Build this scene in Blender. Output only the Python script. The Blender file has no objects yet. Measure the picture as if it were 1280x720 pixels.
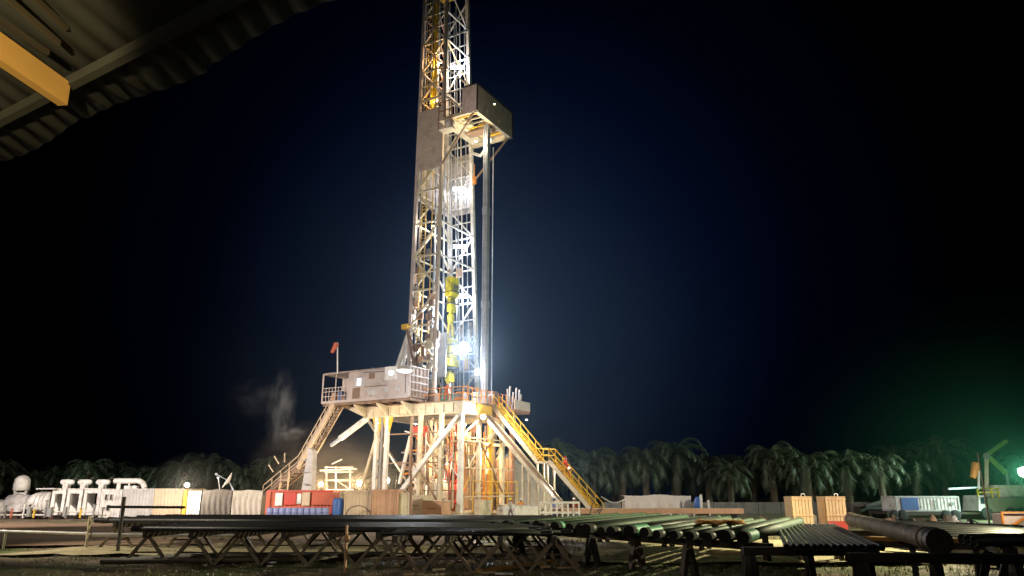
import bpy, bmesh, math, random
from mathutils import Vector, Matrix
random.seed(7)
R = math.radians
sc = bpy.context.scene
C = sc.collection
# ------------------------------------------------------------ camera
EYE = 2.2
PITCH = math.atan(256/924)
SP, CP = math.sin(PITCH), math.cos(PITCH)
cd = bpy.data.cameras.new('camera'); cam = bpy.data.objects.new('camera', cd); C.objects.link(cam)
cam.location = (0, 0, EYE); cam.rotation_euler = (R(90)+PITCH, 0, 0)
cd.sensor_width = 36; cd.lens = 26; cd.clip_end = 2000; cd.clip_start = 0.05
sc.camera = cam
# ------------------------------------------------------------ night sky, weak sun added as broad fill
w = bpy.data.worlds.new('World'); sc.world = w; w.use_nodes = True
nt = w.node_tree; nt.nodes.clear()
wo = nt.nodes.new('ShaderNodeOutputWorld'); bg = nt.nodes.new('ShaderNodeBackground')
tc = nt.nodes.new('ShaderNodeTexCoord'); dp = nt.nodes.new('ShaderNodeVectorMath'); dp.operation = 'DOT_PRODUCT'
dv = Vector((0.0, .95, .26)).normalized(); dp.inputs[1].default_value = dv
cr = nt.nodes.new('ShaderNodeValToRGB'); el = cr.color_ramp.elements
el[0].position = .72; el[0].color = (.00002, .00002, .00005, 1)
el[1].position = 1.0; el[1].color = (.0017, .0064, .0240, 1)
for p_, c_ in ((.86, (.00004,.00009,.0004)), (.93, (.00018,.0007,.0034)), (.97, (.0007,.0026,.0110))):
    e = el.new(p_); e.color = (*c_, 1)
nt.links.new(tc.outputs['Generated'], dp.inputs[0]); nt.links.new(dp.outputs['Value'], cr.inputs[0])
nt.links.new(cr.outputs[0], bg.inputs[0]); bg.inputs[1].default_value = 1.0
nt.links.new(bg.outputs[0], wo.inputs[0])
sd = bpy.data.lights.new('fill_sun', 'SUN'); so = bpy.data.objects.new('fill_sun', sd); C.objects.link(so)
sd.energy = .05; sd.angle = R(10); sd.color = (.9, .95, 1); so.rotation_euler = (R(55), 0, R(-25))
sc.view_settings.view_transform = 'Standard'; sc.view_settings.look = 'None'
sc.view_settings.gamma = 1; sc.view_settings.exposure = 0.0; sc.view_settings.use_curve_mapping = False
try: sc.cycles.volume_bounces = 0
except Exception: pass

# ------------------------------------------------------------ helpers
def gX(x, Y, z=1.0): return (x-640)/924*(Y*CP+(z-EYE)*SP)
def gZ(y, Y):
    u = (360-y)/924
    return EYE + Y*(SP+u*CP)/(CP-u*SP)
def at(x, y, Y): 
    z = gZ(y, Y); return Vector((gX(x, Y, z), Y, z))
V = Vector
class MB:
    def __init__(s): s.v = []; s.f = []; s.sm = []
    def add(s, vs, fs, smooth=False):
        n = len(s.v); s.v += [V(v) for v in vs]
        for f in fs: s.f.append([i+n for i in f]); s.sm.append(smooth)
        return s
    def hexa(s, c):
        return s.add(c, [(0,3,2,1),(4,5,6,7),(0,1,5,4),(1,2,6,5),(2,3,7,6),(3,0,4,7)])
    def box(s, x0, x1, y0, y1, z0, z1):
        return s.hexa([(x0,y0,z0),(x1,y0,z0),(x1,y1,z0),(x0,y1,z0),(x0,y0,z1),(x1,y0,z1),(x1,y1,z1),(x0,y1,z1)])
    def lbox(s, p0, p1, q0, q1, z0, z1):
        return s.hexa([L(p0,q0,z0),L(p1,q0,z0),L(p1,q1,z0),L(p0,q1,z0),L(p0,q0,z1),L(p1,q0,z1),L(p1,q1,z1),L(p0,q1,z1)])
    def bar(s, a, b, w=.1, h=None, up=(0,0,1)):
        a, b = V(a), V(b); h = h or w; d = (b-a).normalized(); u = V(up)
        if abs(d.dot(u)) > .97: u = V((E2.x, E2.y, 0))
        x = d.cross(u).normalized()*w/2; y = x.cross(d).normalized()*h/2
        return s.hexa([a-x-y, a+x-y, a+x+y, a-x+y, b-x-y, b+x-y, b+x+y, b-x+y])
    def tube(s, a, b, r=.05, r2=None, n=8, cap=True):
        a, b = V(a), V(b); r2 = r if r2 is None else r2; d = (b-a).normalized()
        u = V((0,0,1)) if abs(d.z) < .9 else V((1,0,0)); x = d.cross(u).normalized(); y = x.cross(d)
        vs = []
        for k in range(n):
            t = 2*math.pi*k/n; o = x*math.cos(t)+y*math.sin(t); vs += [a+o*r, b+o*r2]
        fs = [(2*k, 2*((k+1)%n), 2*((k+1)%n)+1, 2*k+1) for k in range(n)]
        s.add(vs, fs, n > 5)
        if cap:
            s.add([vs[2*k] for k in range(n)], [tuple(range(n))]); s.add([vs[2*k+1] for k in range(n)], [tuple(range(n))])
        return s
    def path(s, pts, r=.04, n=6):
        for a, b in zip(pts[:-1], pts[1:]): s.tube(a, b, r, n=n)
        return s
    def hollow(s, a, b, r, ri, n=16, depth=.6):      # pipe with an open mouth at a
        a, b = V(a), V(b); d = (b-a).normalized(); u = V((0,0,1)); x = d.cross(u).normalized(); y = x.cross(d)
        rings = [(b, r), (a, r), (a, ri), (a+d*depth, ri)]
        vs = []
        for c, rr in rings:
            for k in range(n):
                t = 2*math.pi*k/n; vs.append(c+(x*math.cos(t)+y*math.sin(t))*rr)
        fs = []
        for j in range(3):
            for k in range(n): fs.append((j*n+k, j*n+(k+1)%n, (j+1)*n+(k+1)%n, (j+1)*n+k))
        fs.append(tuple(range(n))); fs.append(tuple(3*n+k for k in range(n)))
        s.add(vs, fs, True); return s
    def lathe(s, c, prof, n=16, axis='z'):
        c = V(c); vs = []; m = len(prof)
        for r, h in prof:
            for k in range(n):
                t = 2*math.pi*k/n
                o = V((r*math.cos(t), r*math.sin(t), h)) if axis == 'z' else (V((h, r*math.cos(t), r*math.sin(t))) if axis == 'x' else V((r*math.cos(t), h, r*math.sin(t))))
                vs.append(c+o)
        fs = [(j*n+k, j*n+(k+1)%n, (j+1)*n+(k+1)%n, (j+1)*n+k) for j in range(m-1) for k in range(n)]
        fs += [tuple(range(n)), tuple((m-1)*n+k for k in range(n))]
        return s.add(vs, fs, True)
    def corr(s, a, b, z0, z1, nrm, period=.28, amp=.036):   # corrugated upright sheet from a to b
        a, b = V(a), V(b); n = max(2, int((b-a).length/period)); nrm = V(nrm); vs = []; fs = []
        for i in range(n):
            for t, o in ((0,0),(.25,0),(.45,-amp),(.8,-amp)):
                p = a.lerp(b, (i+t)/n)+nrm*o; vs += [(p.x,p.y,z0),(p.x,p.y,z1)]
        vs += [(b.x,b.y,z0),(b.x,b.y,z1)]
        fs = [(2*k,2*k+2,2*k+3,2*k+1) for k in range(len(vs)//2-1)]
        return s.add(vs, fs)
    def build(s, name, m, parent=None, bevel=0, recalc=True):
        if not s.v: return None
        if parent is None:
            xs=[v.x for v in s.v]; ys=[v.y for v in s.v]; zs=[v.z for v in s.v]
            off = V(((min(xs)+max(xs))/2, (min(ys)+max(ys))/2, min(zs)))
        elif parent.get('_local'): off = V((0,0,0))
        else:
            off = V(parent.location); q = parent.parent
            while q: off += V(q.location); q = q.parent
        me = bpy.data.meshes.new(name)
        me.from_pydata([v-off for v in s.v], [], s.f)
        me.polygons.foreach_set('use_smooth', s.sm)
        bm = bmesh.new(); bm.from_mesh(me)
        if recalc: bmesh.ops.recalc_face_normals(bm, faces=bm.faces)
        bm.to_mesh(me); bm.free()
        me.materials.append(m)
        o = bpy.data.objects.new(name, me); C.objects.link(o)
        if parent is None: o.location = off
        else:
            o.parent = parent
            if parent.get('_local'): o['_local'] = 1
        if bevel:
            bv = o.modifiers.new('bevel', 'BEVEL'); bv.width = bevel; bv.segments = 2; bv.limit_method = 'ANGLE'
        return o
def tag(o, label=None, cat=None, group=None, kind=None):
    if label: o['label'] = label
    if cat: o['category'] = cat
    if group: o['group'] = group
    if kind: o['kind'] = kind
    return o
def thing(name, label, cat, loc=(0,0,0), rz=0, group=None, local=False):
    o = bpy.data.objects.new(name, None); C.objects.link(o); o.empty_display_size = .3
    o.location = loc; o.rotation_euler = (0,0,rz); tag(o, label, cat, group)
    if local: o['_local'] = 1
    return o
def kids(o): return [c for c in bpy.data.objects if c.parent == o]
def dup(root, loc, rz=None, label=None, scale=None, parent=None):
    c = root.copy(); C.objects.link(c)
    if parent is not None: c.parent = parent
    else:
        c.location = loc
        if rz is not None: c.rotation_euler = (0,0,rz)
        if scale: c.scale = (scale,)*3
        if label: c['label'] = label
    for k in kids(root): dup(k, None, parent=c)
    return c
# rig frame: p runs left and away, q right and away, near corner of the substructure at RO
A = R(30); E1 = V((math.cos(A), -math.sin(A), 0)); E2 = V((math.sin(A), math.cos(A), 0)); RO = V((-4.33, 64.8, 0))
def L(p, q, z): 
    v = RO - E1*p + E2*q; return V((v.x, v.y, z))

# ------------------------------------------------------------ materials
def mat(name, col, rough=.6, metal=0., var=.25, scale=2.5, dirt=None, damt=.45, dscale=1.2, bump=.15, bscale=18, emit=None, es=0, stretch=None):
    m = bpy.data.materials.new(name); m.use_nodes = True; n = m.node_tree; b = n.nodes['Principled BSDF']
    b.inputs['Roughness'].default_value = rough; b.inputs['Metallic'].default_value = metal
    t = n.nodes.new('ShaderNodeTexCoord'); src = t.outputs['Object']
    if stretch:
        mp = n.nodes.new('ShaderNodeMapping'); mp.inputs['Scale'].default_value = stretch
        n.links.new(src, mp.inputs[0]); src = mp.outputs[0]
    nz = n.nodes.new('ShaderNodeTexNoise'); nz.inputs['Scale'].default_value = scale; nz.inputs['Detail'].default_value = 6
    n.links.new(src, nz.inputs['Vector'])
    mx = n.nodes.new('ShaderNodeMix'); mx.data_type = 'RGBA'
    mx.inputs[6].default_value = (*[c*(1-var) for c in col], 1); mx.inputs[7].default_value = (*[min(1, c*(1+var)) for c in col], 1)
    n.links.new(nz.outputs['Fac'], mx.inputs[0]); out = mx.outputs[2]
    if dirt:
        n2 = n.nodes.new('ShaderNodeTexNoise'); n2.inputs['Scale'].default_value = dscale; n2.inputs['Detail'].default_value = 9; n2.inputs['Roughness'].default_value = .7
        n.links.new(src, n2.inputs['Vector'])
        rp = n.nodes.new('ShaderNodeValToRGB'); rp.color_ramp.elements[0].position = .48; rp.color_ramp.elements[1].position = .72
        rp.color_ramp.elements[1].color = (damt*1.6,)*3+(1,)
        n.links.new(n2.outputs['Fac'], rp.inputs[0])
        m2 = n.nodes.new('ShaderNodeMix'); m2.data_type = 'RGBA'; m2.inputs[7].default_value = (*dirt, 1)
        n.links.new(rp.outputs[0], m2.inputs[0]); n.links.new(out, m2.inputs[6]); out = m2.outputs[2]
    n.links.new(out, b.inputs['Base Color'])
    if bump:
        n3 = n.nodes.new('ShaderNodeTexNoise'); n3.inputs['Scale'].default_value = bscale; n3.inputs['Detail'].default_value = 5
        n.links.new(src, n3.inputs['Vector']); bp = n.nodes.new('ShaderNodeBump'); bp.inputs['Strength'].default_value = bump
        n.links.new(n3.outputs['Fac'], bp.inputs['Height']); n.links.new(bp.outputs[0], b.inputs['Normal'])
    if emit:
        b.inputs['Emission Color'].default_value = (*emit, 1); b.inputs['Emission Strength'].default_value = es
    return m
RUST = (.16,.07,.035); MUD = (.13,.09,.06)
M = dict(
 white=mat('white_steel', (.72,.70,.66), .5, 0, .1, dirt=RUST, damt=.3),
 whitew=mat('white_clean_steel', (.8,.78,.76), .45, 0, .08, dirt=(.22,.15,.10), damt=.45, dscale=1.6),
 cream=mat('cream_steel', (.62,.55,.40), .5, 0, .15, dirt=RUST, damt=.35),
 pink=mat('faded_pink_grey_paint', (.52,.44,.41), .6, 0, .12, dirt=MUD, damt=.3),
 windw=mat('brown_wind_sheet', (.52,.43,.36), .6, 0, .15, dirt=MUD, damt=.3),
 brown=mat('brown_steel', (.24,.16,.11), .6, 0, .25, dirt=RUST),
 redbrown=mat('red_oxide_steel', (.30,.16,.11), .6, 0, .2, dirt=MUD),
 yellow=mat('yellow_paint', (.75,.46,.04), .45, 0, .1, dirt=MUD, damt=.25),
 lemon=mat('lemon_paint', (.78,.68,.03), .4, 0, .1, dirt=(.10,.08,.03), damt=.5, dscale=2.5),
 orange=mat('orange_paint', (.72,.26,.04), .5, 0, .15, dirt=MUD, damt=.3),
 red=mat('red_paint', (.55,.05,.03), .5, 0, .15, dirt=MUD, damt=.3),
 redor=mat('orange_red_paint', (.55,.11,.05), .5, 0, .12, dirt=MUD, damt=.25),
 blue=mat('blue_paint', (.05,.14,.42), .5, 0, .15, dirt=MUD, damt=.25),
 lav=mat('pale_blue_plastic', (.25,.28,.52), .5, 0, .15, dirt=MUD, damt=.2),
 green=mat('green_paint', (.03,.32,.12), .5, 0, .15, dirt=MUD, damt=.3),
 grey=mat('grey_steel', (.28,.28,.28), .5, .2, .2, dirt=MUD),
 galv=mat('galvanised_pipe', (.50,.54,.62), .4, .15, .12, dirt=MUD, damt=.25),
 dark=mat('dark_steel', (.05,.045,.04), .55, .3, .4, dirt=RUST, damt=.3),
 casingb=mat('brown_casing_steel', (.27,.215,.15), .7, .1, .3, dirt=(.07,.055,.035), damt=.55, dscale=4),
 cap=mat('dull_mouth_black', (.007,.007,.007), .95, 0, .3, bump=0),
 lit_pink=mat('lit_pink_grey_paint', (.66,.52,.48), .6, 0, .12, dirt=MUD, damt=.3),  # lighter copy for the lit near wall of the platform
 legs=mat('weathered_leg_steel', (.19,.16,.11), .6, .2, .3, dirt=RUST, damt=.4),
 black=mat('black_pipe', (.018,.019,.02), .48, .2, .4, dirt=(.05,.045,.04), damt=.4, dscale=3),
 inner=mat('dark_interior', (.012,.011,.01), .8, 0, .3),
 gpipe=mat('green_grey_pipe', (.07,.115,.07), .62, .1, .3, dirt=(.05,.06,.04), damt=.5, dscale=3),
 gband=mat('green_band_paint', (.10,.40,.24), .5, 0, .15, dirt=MUD, damt=.2),
 casing=mat('casing_steel', (.10,.09,.07), .55, .3, .35, dirt=(.04,.03,.02), damt=.5, dscale=4),
 lit_wood=mat('timber', (.62,.36,.10), .7, 0, .25, 6, dirt=(.25,.13,.05), damt=.3, bump=.4, bscale=30, stretch=(1,.25,1)),  # lamplit brightness of the rafter put into its base colour
 plank=mat('orange_timber', (.60,.30,.08), .75, 0, .3, 5, dirt=MUD, damt=.3, bump=.3),
 crate=mat('pale_timber', (.68,.48,.27), .7, 0, .2, 5, dirt=(.45,.12,.08), damt=.35, bump=.3),
 conc=mat('concrete', (.20,.19,.17), .85, 0, .25, 1.5, dirt=(.08,.075,.065), damt=.6, bump=.3),
 tarp=mat('cream_tarpaulin', (.55,.50,.42), .75, 0, .15, dirt=MUD, damt=.3),
 tarpw=mat('white_tarpaulin', (.72,.68,.66), .6, 0, .1, dirt=(.5,.34,.24), damt=.4, dscale=.6),
 gtarp=mat('grey_tarpaulin', (.16,.14,.12), .8, 0, .3, dirt=MUD),
 beige=mat('beige_steel', (.62,.48,.34), .55, 0, .12, dirt=MUD, damt=.25),
 cgrey=mat('pale_grey_steel', (.52,.50,.50), .55, 0, .1, dirt=MUD, damt=.25),
 tan=mat('tan_steel', (.56,.33,.21), .6, 0, .15, dirt=RUST, damt=.3),
 olive=mat('olive_paint', (.16,.20,.12), .55, 0, .2, dirt=MUD),
 lime=mat('lime_paint', (.30,.50,.12), .5, 0, .1, dirt=MUD, damt=.2),
 roof=mat('shaded_sheet', (.034,.036,.031), .85, .0, .35, 3, dirt=(.015,.014,.01), damt=.5, dscale=2, bump=.1),  # shade of the barely lit underside put into the dark colour
 roofw=mat('shaded_timber', (.07,.055,.035), .8, 0, .3, 4),  # rafters out of the lamplight, shade put into the colour
 skin=mat('skin', (.33,.18,.11), .6, 0, .05, bump=0),
 leaf=mat('palm_leaf', (.075,.095,.06), .5, 0, .4, 1.0, bump=0),
 trunk=mat('palm_trunk', (.12,.095,.07), .9, 0, .4, 3, bump=.6, bscale=8),
 rubber=mat('rubber', (.03,.03,.03), .8, 0, .2),
 glass=mat('dark_glass', (.03,.05,.07), .1, 0, .1, bump=0),
 stone=mat('pebble', (.34,.31,.28), .8, 0, .35, 8),
)
def emi(name, col, s):
    m = bpy.data.materials.new(name); m.use_nodes = True; b = m.node_tree.nodes['Principled BSDF']
    b.inputs['Base Color'].default_value = (.8,.8,.8,1); b.inputs['Emission Color'].default_value = (*col,1); b.inputs['Emission Strength'].default_value = s; return m
M['lw'] = emi('lit_white_lens', (.92,.96,1), 30); M['ly'] = emi('lit_warm_lens', (1,.72,.32), 30)
M['lt'] = emi('lit_tube', (.95,.97,1), 6); M['lr'] = emi('lit_room', (.85,.92,1), 1.4)
M['lg'] = emi('lit_green_white_lens', (.75,1,.85), 40)

# ------------------------------------------------------------ ground
def ground_mat():
    m = bpy.data.materials.new('dirt_and_grass'); m.use_nodes = True; n = m.node_tree; b = n.nodes['Principled BSDF']; b.inputs['Roughness'].default_value = .9
    t = n.nodes.new('ShaderNodeTexCoord')
    def noise(s, d=8, r=.6):
        z = n.nodes.new('ShaderNodeTexNoise'); z.inputs['Scale'].default_value = s; z.inputs['Detail'].default_value = d; z.inputs['Roughness'].default_value = r
        n.links.new(t.outputs['Object'], z.inputs['Vector']); return z.outputs['Fac']
    def mix(f, a, c):
        x = n.nodes.new('ShaderNodeMix'); x.data_type = 'RGBA'; n.links.new(f, x.inputs[0])
        for i, k in ((6,a),(7,c)):
            if isinstance(k, tuple): x.inputs[i].default_value = (*k,1)
            else: n.links.new(k, x.inputs[i])
        return x.outputs[2]
    def ramp(f, lo, hi):
        r = n.nodes.new('ShaderNodeValToRGB'); r.color_ramp.elements[0].position = lo; r.color_ramp.elements[1].position = hi; n.links.new(f, r.inputs[0]); return r.outputs[0]
    soil = mix(ramp(noise(.5), .35, .7), (.13,.085,.055), (.34,.26,.16))
    sp = mix(ramp(noise(9, 4), .55, .62), soil, (.32,.28,.22))
    gr = mix(ramp(noise(6), .3, .7), (.06,.09,.025), (.20,.22,.08))
    col = mix(ramp(noise(.16, 6, .65), .50, .60), sp, gr)
    n.links.new(col, b.inputs['Base Color'])
    wet = ramp(noise(.35, 4), .40, .50); rr = n.nodes.new('ShaderNodeMapRange'); rr.inputs[3].default_value = .35; rr.inputs[4].default_value = .95
    n.links.new(wet, rr.inputs[0]); n.links.new(rr.outputs[0], b.inputs['Roughness'])
    bp = n.nodes.new('ShaderNodeBump'); bp.inputs['Strength'].default_value = .8; bp.inputs['Distance'].default_value = .1
    n.links.new(noise(4, 10, .7), bp.inputs['Height']); n.links.new(bp.outputs[0], b.inputs['Normal']); return m
g = MB(); NX, NY = 120, 140
def gy(j): return -20 + 420*(j/NY)**2.2
for j in range(NY+1):
    for i in range(NX+1):
        Y = gy(j); X = (i/NX-.5)*(40+Y*3.2 if Y > 0 else 60)
        h = 0
        if Y < 70: h = .05*math.sin(X*1.3+Y*.7)*math.sin(X*.5-Y*1.1)+.03*random.uniform(-1,1)
        g.v.append(V((X, Y, h-.04)))
g.f = [(j*(NX+1)+i, j*(NX+1)+i+1, (j+1)*(NX+1)+i+1, (j+1)*(NX+1)+i) for j in range(NY) for i in range(NX)]; g.sm = [True]*len(g.f)
tag(g.build('ground', ground_mat(), recalc=False), kind='structure')
def strip(name, pts, m, z=.012, label=None):
    b = MB(); n = len(pts)
    vs = []
    for (x0_, x1_, Y_) in pts:
        for i in range(25): vs.append((x0_+(x1_-x0_)*i/24+random.uniform(-.3,.3)*(i in (0,24)), Y_+random.uniform(-.25,.25), z+.03*math.sin(i*1.7+Y_)))
    b.add(vs, [(j*25+i,j*25+i+1,(j+1)*25+i+1,(j+1)*25+i) for j in range(n-1) for i in range(24)], True)
    return tag(b.build(name, m, recalc=False), kind='structure')
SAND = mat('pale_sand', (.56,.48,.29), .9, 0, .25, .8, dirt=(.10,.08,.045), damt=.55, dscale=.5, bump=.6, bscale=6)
BROWN = mat('brown_track', (.24,.15,.09), .9, 0, .3, .5, dirt=(.10,.07,.05), damt=.6, dscale=.4, bump=.6, bscale=5)
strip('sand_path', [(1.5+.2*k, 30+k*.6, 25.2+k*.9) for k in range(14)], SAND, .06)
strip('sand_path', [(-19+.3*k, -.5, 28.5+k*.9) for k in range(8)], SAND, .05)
strip('dirt_road', [(-70-k*2, -2, 33+k*2.2) for k in range(12)], BROWN, .06)
# pebbles and debris: nobody could count them
s = MB()
for k in range(2600):
    Y = random.uniform(17, 42); X = random.uniform(-.62, .68)*Y; r = random.uniform(.01, .036)*(1.6 if random.random() < .06 else 1)
    c = V((X, Y, r*.3)); vs = [c+V((random.uniform(.6,1)*r*a, random.uniform(.6,1)*r*b, random.uniform(.4,.8)*r*d)) for a in (-1,1) for b in (-1,1) for d in (-1,1)]
    s.add(vs, [(0,1,3,2),(4,6,7,5),(0,4,5,1),(2,3,7,6),(0,2,6,4),(1,5,7,3)])
tag(s.build('gravel', M['stone']), kind='stuff', label='scattered pebbles and rubble on the dirt under the pipe racks', cat='gravel')
# grass tufts
s = MB()
for k in range(5200):
    Y = random.uniform(20, 40); X = random.uniform(-2, 24) if random.random() < .8 else random.uniform(-20, 0)
    if random.random() < .5: X, Y = X+math.sin(k)*1, Y
    for _ in range(3):
        a = random.uniform(0, 6.28); h = random.uniform(.04, .13); dx, dy = math.cos(a)*.012, math.sin(a)*.012; ox, oy = random.uniform(-.05,.05), random.uniform(-.05,.05)
        s.add([(X+ox-dx, Y+oy-dy, -.03), (X+ox+dx, Y+oy+dy, -.03), (X+ox+random.uniform(-.05,.05), Y+oy+random.uniform(-.05,.05), h)], [(0,1,2)])
tag(s.build('grass', mat('grass_blade', (.12,.16,.04), .6, 0, .4, 5, bump=0), recalc=False), kind='stuff', label='short scrubby grass growing on the sandy ground under the racks', cat='grass')

# ------------------------------------------------------------ lamps
def light(parent, pos, power, col=(1,1,1), r=.12, spot=None, tgt=None, blend=.6):
    ld = bpy.data.lights.new('lamp_light', 'SPOT' if spot else 'POINT'); ld.energy = power; ld.color = col; ld.shadow_soft_size = r
    o = bpy.data.objects.new('lamp_light', ld); C.objects.link(o); o.location = pos
    if spot:
        ld.spot_size = R(spot); ld.spot_blend = blend; o.rotation_euler = (V(tgt)-V(pos)).to_track_quat('-Z','Y').to_euler()
    if parent is not None: o.parent = parent; o.location = V(pos)-V(parent.location)
    return o
COOL = (.86,.92,1); WARM = (1,.74,.42); NEUT = (1,.9,.76)
def floodlight(pos, power, col, m, label, size=.25, toward=(0,-1,0), group=None, name='floodlight', off=.35, stem=None):
    pos = V(pos); t = thing(name, label, 'lamp', pos, group=group); d = V(toward).normalized()
    MB().tube(pos, pos+d*.12, size*.7, size, 12).build('housing', M['grey'], t)
    MB().tube(pos+d*.121, pos+d*.15, size*.9, size*.85, 12).build('lens', m, t)
    if stem: MB().tube(pos+V((0,0,stem)), pos+V((0,0,size*.5 if stem > 0 else -size*.5)), .03).build('bracket', M['grey'], t)
    light(t, pos+d*off, power, col); return t

# ============================================================ SUBSTRUCTURE
FZ = 10.0
t = thing('rig_substructure', 'tall cream steel substructure carrying the drill floor and mast', 'rig base', L(5,4.5,0))
def part(name, mb, m, par=None, label=None, bevel=0):
    o = mb.build(name, M[m] if isinstance(m, str) else m, par or t, bevel=bevel)
    if label and o: o['label'] = label
    return o
b = MB(); b.lbox(0,11.2,0,.45,8.95,9.05).lbox(0,11.2,.0,.45,9.85,9.95).lbox(0,11.2,.15,.3,9.05,9.85)
for k in range(12): b.lbox(k*1.0+.02,k*1.0+.1,.03,.42,9.05,9.85)
b.lbox(-.06,.02,-.02,.5,8.9,9.98); part('main_girder', b, 'cream')
b = MB(); b.lbox(0,11.2,9.0,9.4,8.9,9.95); part('main_girder', b, 'cream')
for q in (.45, 3.2, 6.2):
    b = MB(); b.lbox(.05,.45,q,q+2.6,9.0,9.9); part('cross_girder', b, 'cream' if q < 1 else 'redbrown')
b = MB(); b.lbox(10.8,11.15,.5,9,9.0,9.9); part('cross_girder', b, 'grey')
b = MB(); b.lbox(-.1,11.3,-.1,9.5,9.96,10.06); part('drill_floor', b, 'brown')
for q in (2.1, 4.6, 7.1): part('floor_joist', MB().lbox(.5,10.8,q,q+.25,9.3,9.94), 'grey')
def col(p, q, w, m, z0=.6, z1=8.95): 
    return part('column', MB().lbox(p-w/2,p+w/2,q-w/2,q+w/2,z0,z1), m)
# near row of columns
for p, w, mm in ((.22,.38,'white'),(2.3,.34,'cream'),(4.6,.32,'cream'),(5.6,.2,'brown'),(8.4,.34,'white'),(9.6,.36,'white'),(9.0,.2,'grey')): col(p,.22,w,mm)
for q, w, mm in ((3.1,.3,'cream'),(5.2,.32,'yellow'),(7.2,.36,'cream'),(9.1,.4,'redbrown')): col(.25,q,w,mm)
for p in (2.4,4.8,8.6,10.8): col(p,9.1,.35,'brown')
for p,q in ((3.2,4.4),(5.6,3.0),(7.2,6.5),(2.5,6.8)): col(p,q,.3,'cream')
# gussets at the left column pair
for p in (8.4,9.6):
    g1 = MB(); a = [L(p-.6,.2,8.95),L(p+.6,.2,8.95),L(p+.22,.2,7.6),L(p-.22,.2,7.6)]; o = E2*.12
    g1.hexa([v for v in a]+[v+o for v in a]); part('gusset', g1, 'yellow')
def brace(a, c, w, m, name='brace'): return part(name, MB().bar(a, c, w), m)
brace(L(.3,-.06,8.7), L(6.6,-.06,2.0), .34, 'white'); brace(L(6.6,-.06,2.0), L(7.6,-.06,.8), .34, 'white')
brace(L(9.4,.1,7.8), L(11.6,.1,1.0), .18, 'cream'); brace(L(6.2,.9,7.2), L(7.3,.9,3.0), .24, 'white')
brace(L(10.9,.3,9.0), L(14.2,.3,7.2), .42, 'whitew', 'raising_cylinder'); brace(L(14.2,.3,7.2), L(15.3,.3,6.6), .26, 'galv', 'cylinder_rod')
brace(L(.1,7.0,8.8), L(.1,4.6,6.9), .26, 'cream'); brace(L(.1,7.1,2.2), L(.1,3.2,6.6), .12, 'brown')
brace(L(.1,3.1,8.7), L(.1,.5,7.2), .14, 'cream'); brace(L(2.3,.1,1.2), L(4.6,.1,4.4), .14, 'brown'); brace(L(4.6,.2,4.2), L(2.3,.2,7.8), .12, 'cream')
brace(L(8.4,.3,3.2), L(9.6,.3,5.4), .1, 'grey'); brace(L(9.6,.3,3.2), L(8.4,.3,5.4), .1, 'grey')
brace(L(2.4,9,1.2), L(8.6,9,8.7), .24, 'brown'); brace(L(10.8,9,1.2), L(10.8,.4,8.7), .2, 'grey')
# underfloor raking plates left of the girder
b = MB(); a = [L(11.2,.1,9.9),L(14.2,.1,10.35),L(13.4,.1,10.0),L(11.2,.1,9.1)]; b.hexa(a+[v+E2*.3 for v in a]); part('cantilever_bracket', b, 'cream')
b = MB(); b.lbox(4.4,14.8,-1.7,-1.45,10.12,10.36).lbox(4.4,14.8,.5,.75,10.12,10.36)
for k in range(7): b.lbox(4.5+k*1.65,4.65+k*1.65,-1.7,.8,10.12,10.34)
part('doghouse_skid', b, 'brown')
for p in (5.4,8.2,10.9):
    b = MB(); a = [L(p,.0,9.95),L(p,-1.6,10.1),L(p,-1.6,9.95),L(p,0,9.0)]; b.hexa(a+[v-E1*.12 for v in a]); part('bracket', b, 'cream')
# base skids
b = MB()
for q in (0,9.1): b.lbox(-.4,11.6,q-.3,q+.5,.05,.62)
for p in (0,3,6,9,11): b.lbox(p,p+.3,.2,9.1,.12,.5)
part('base_skid', b, 'cream')
# mid-level rails and walkways
b = MB()
for z in (2.2,3.2): b.bar(L(-.25,1.5,z),L(-.25,9.2,z),.07)
for q in (1.5,3.5,5.5,7.4,9.2): b.bar(L(-.25,q,.6),L(-.25,q,3.2),.07)
part('guard_rail', b, 'yellow')
b = MB(); b.lbox(.1,2.0,1.0,8.8,6.55,6.65); part('walkway', b, 'cream')
# drill floor rails, posts at the V-door side
b = MB()
for q in [x*.75 for x in range(13)]:
    b.bar(L(-.05,q,10.05),L(-.05,q,11.25),.07)
for z in (10.7,11.25): b.bar(L(-.05,0,z),L(-.05,4.6,z),.06); b.bar(L(-.05,6.4,z),L(-.05,9.3,z),.06)
for p in (1.2,2.4): b.bar(L(p,-.05,10.05),L(p,-.05,11.2),.07)
for z in (10.65,11.2): b.bar(L(-.05,-.05,z),L(4.2,-.05,z),.06)
part('guard_rail', b, 'orange')
b = MB()
for q in (6.6,7.1,7.7,8.3,8.9,9.2): b.bar(L(-.5-random.random()*.4,q,9.6),L(-.7,q,11.4+random.random()*.7),.13)
part('rail_post', b, 'pink')
part('floor_bay', MB().lbox(-1.6,-.1,6.3,9.3,9.5,9.75), 'redbrown')
part('toe_panel', MB().lbox(-1.65,-1.6,6.3,9.3,9.75,10.6), 'pink')
part('v_door_panel', MB().lbox(-.12,-.07,2.2,4.8,9.05,9.9), 'yellow')
for i in range(9):
    p0_ = .5+.62*i; z0_ = 1.0+random.random()*5.5
    part('cross_tie', MB().bar(L(p0_,.5,z0_), L(p0_+1.2,.5,z0_+random.choice((-1.3,1.3))), .08), random.choice(['cream','white','brown']))
for i in range(8):
    q0_ = .6+.95*i; z0_ = 1.2+random.random()*5
    part('cross_tie', MB().bar(L(.3,q0_,z0_), L(.3,q0_+1.3,z0_+random.choice((-1.4,1.4))), .08), random.choice(['cream','yellow','brown']))
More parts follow.
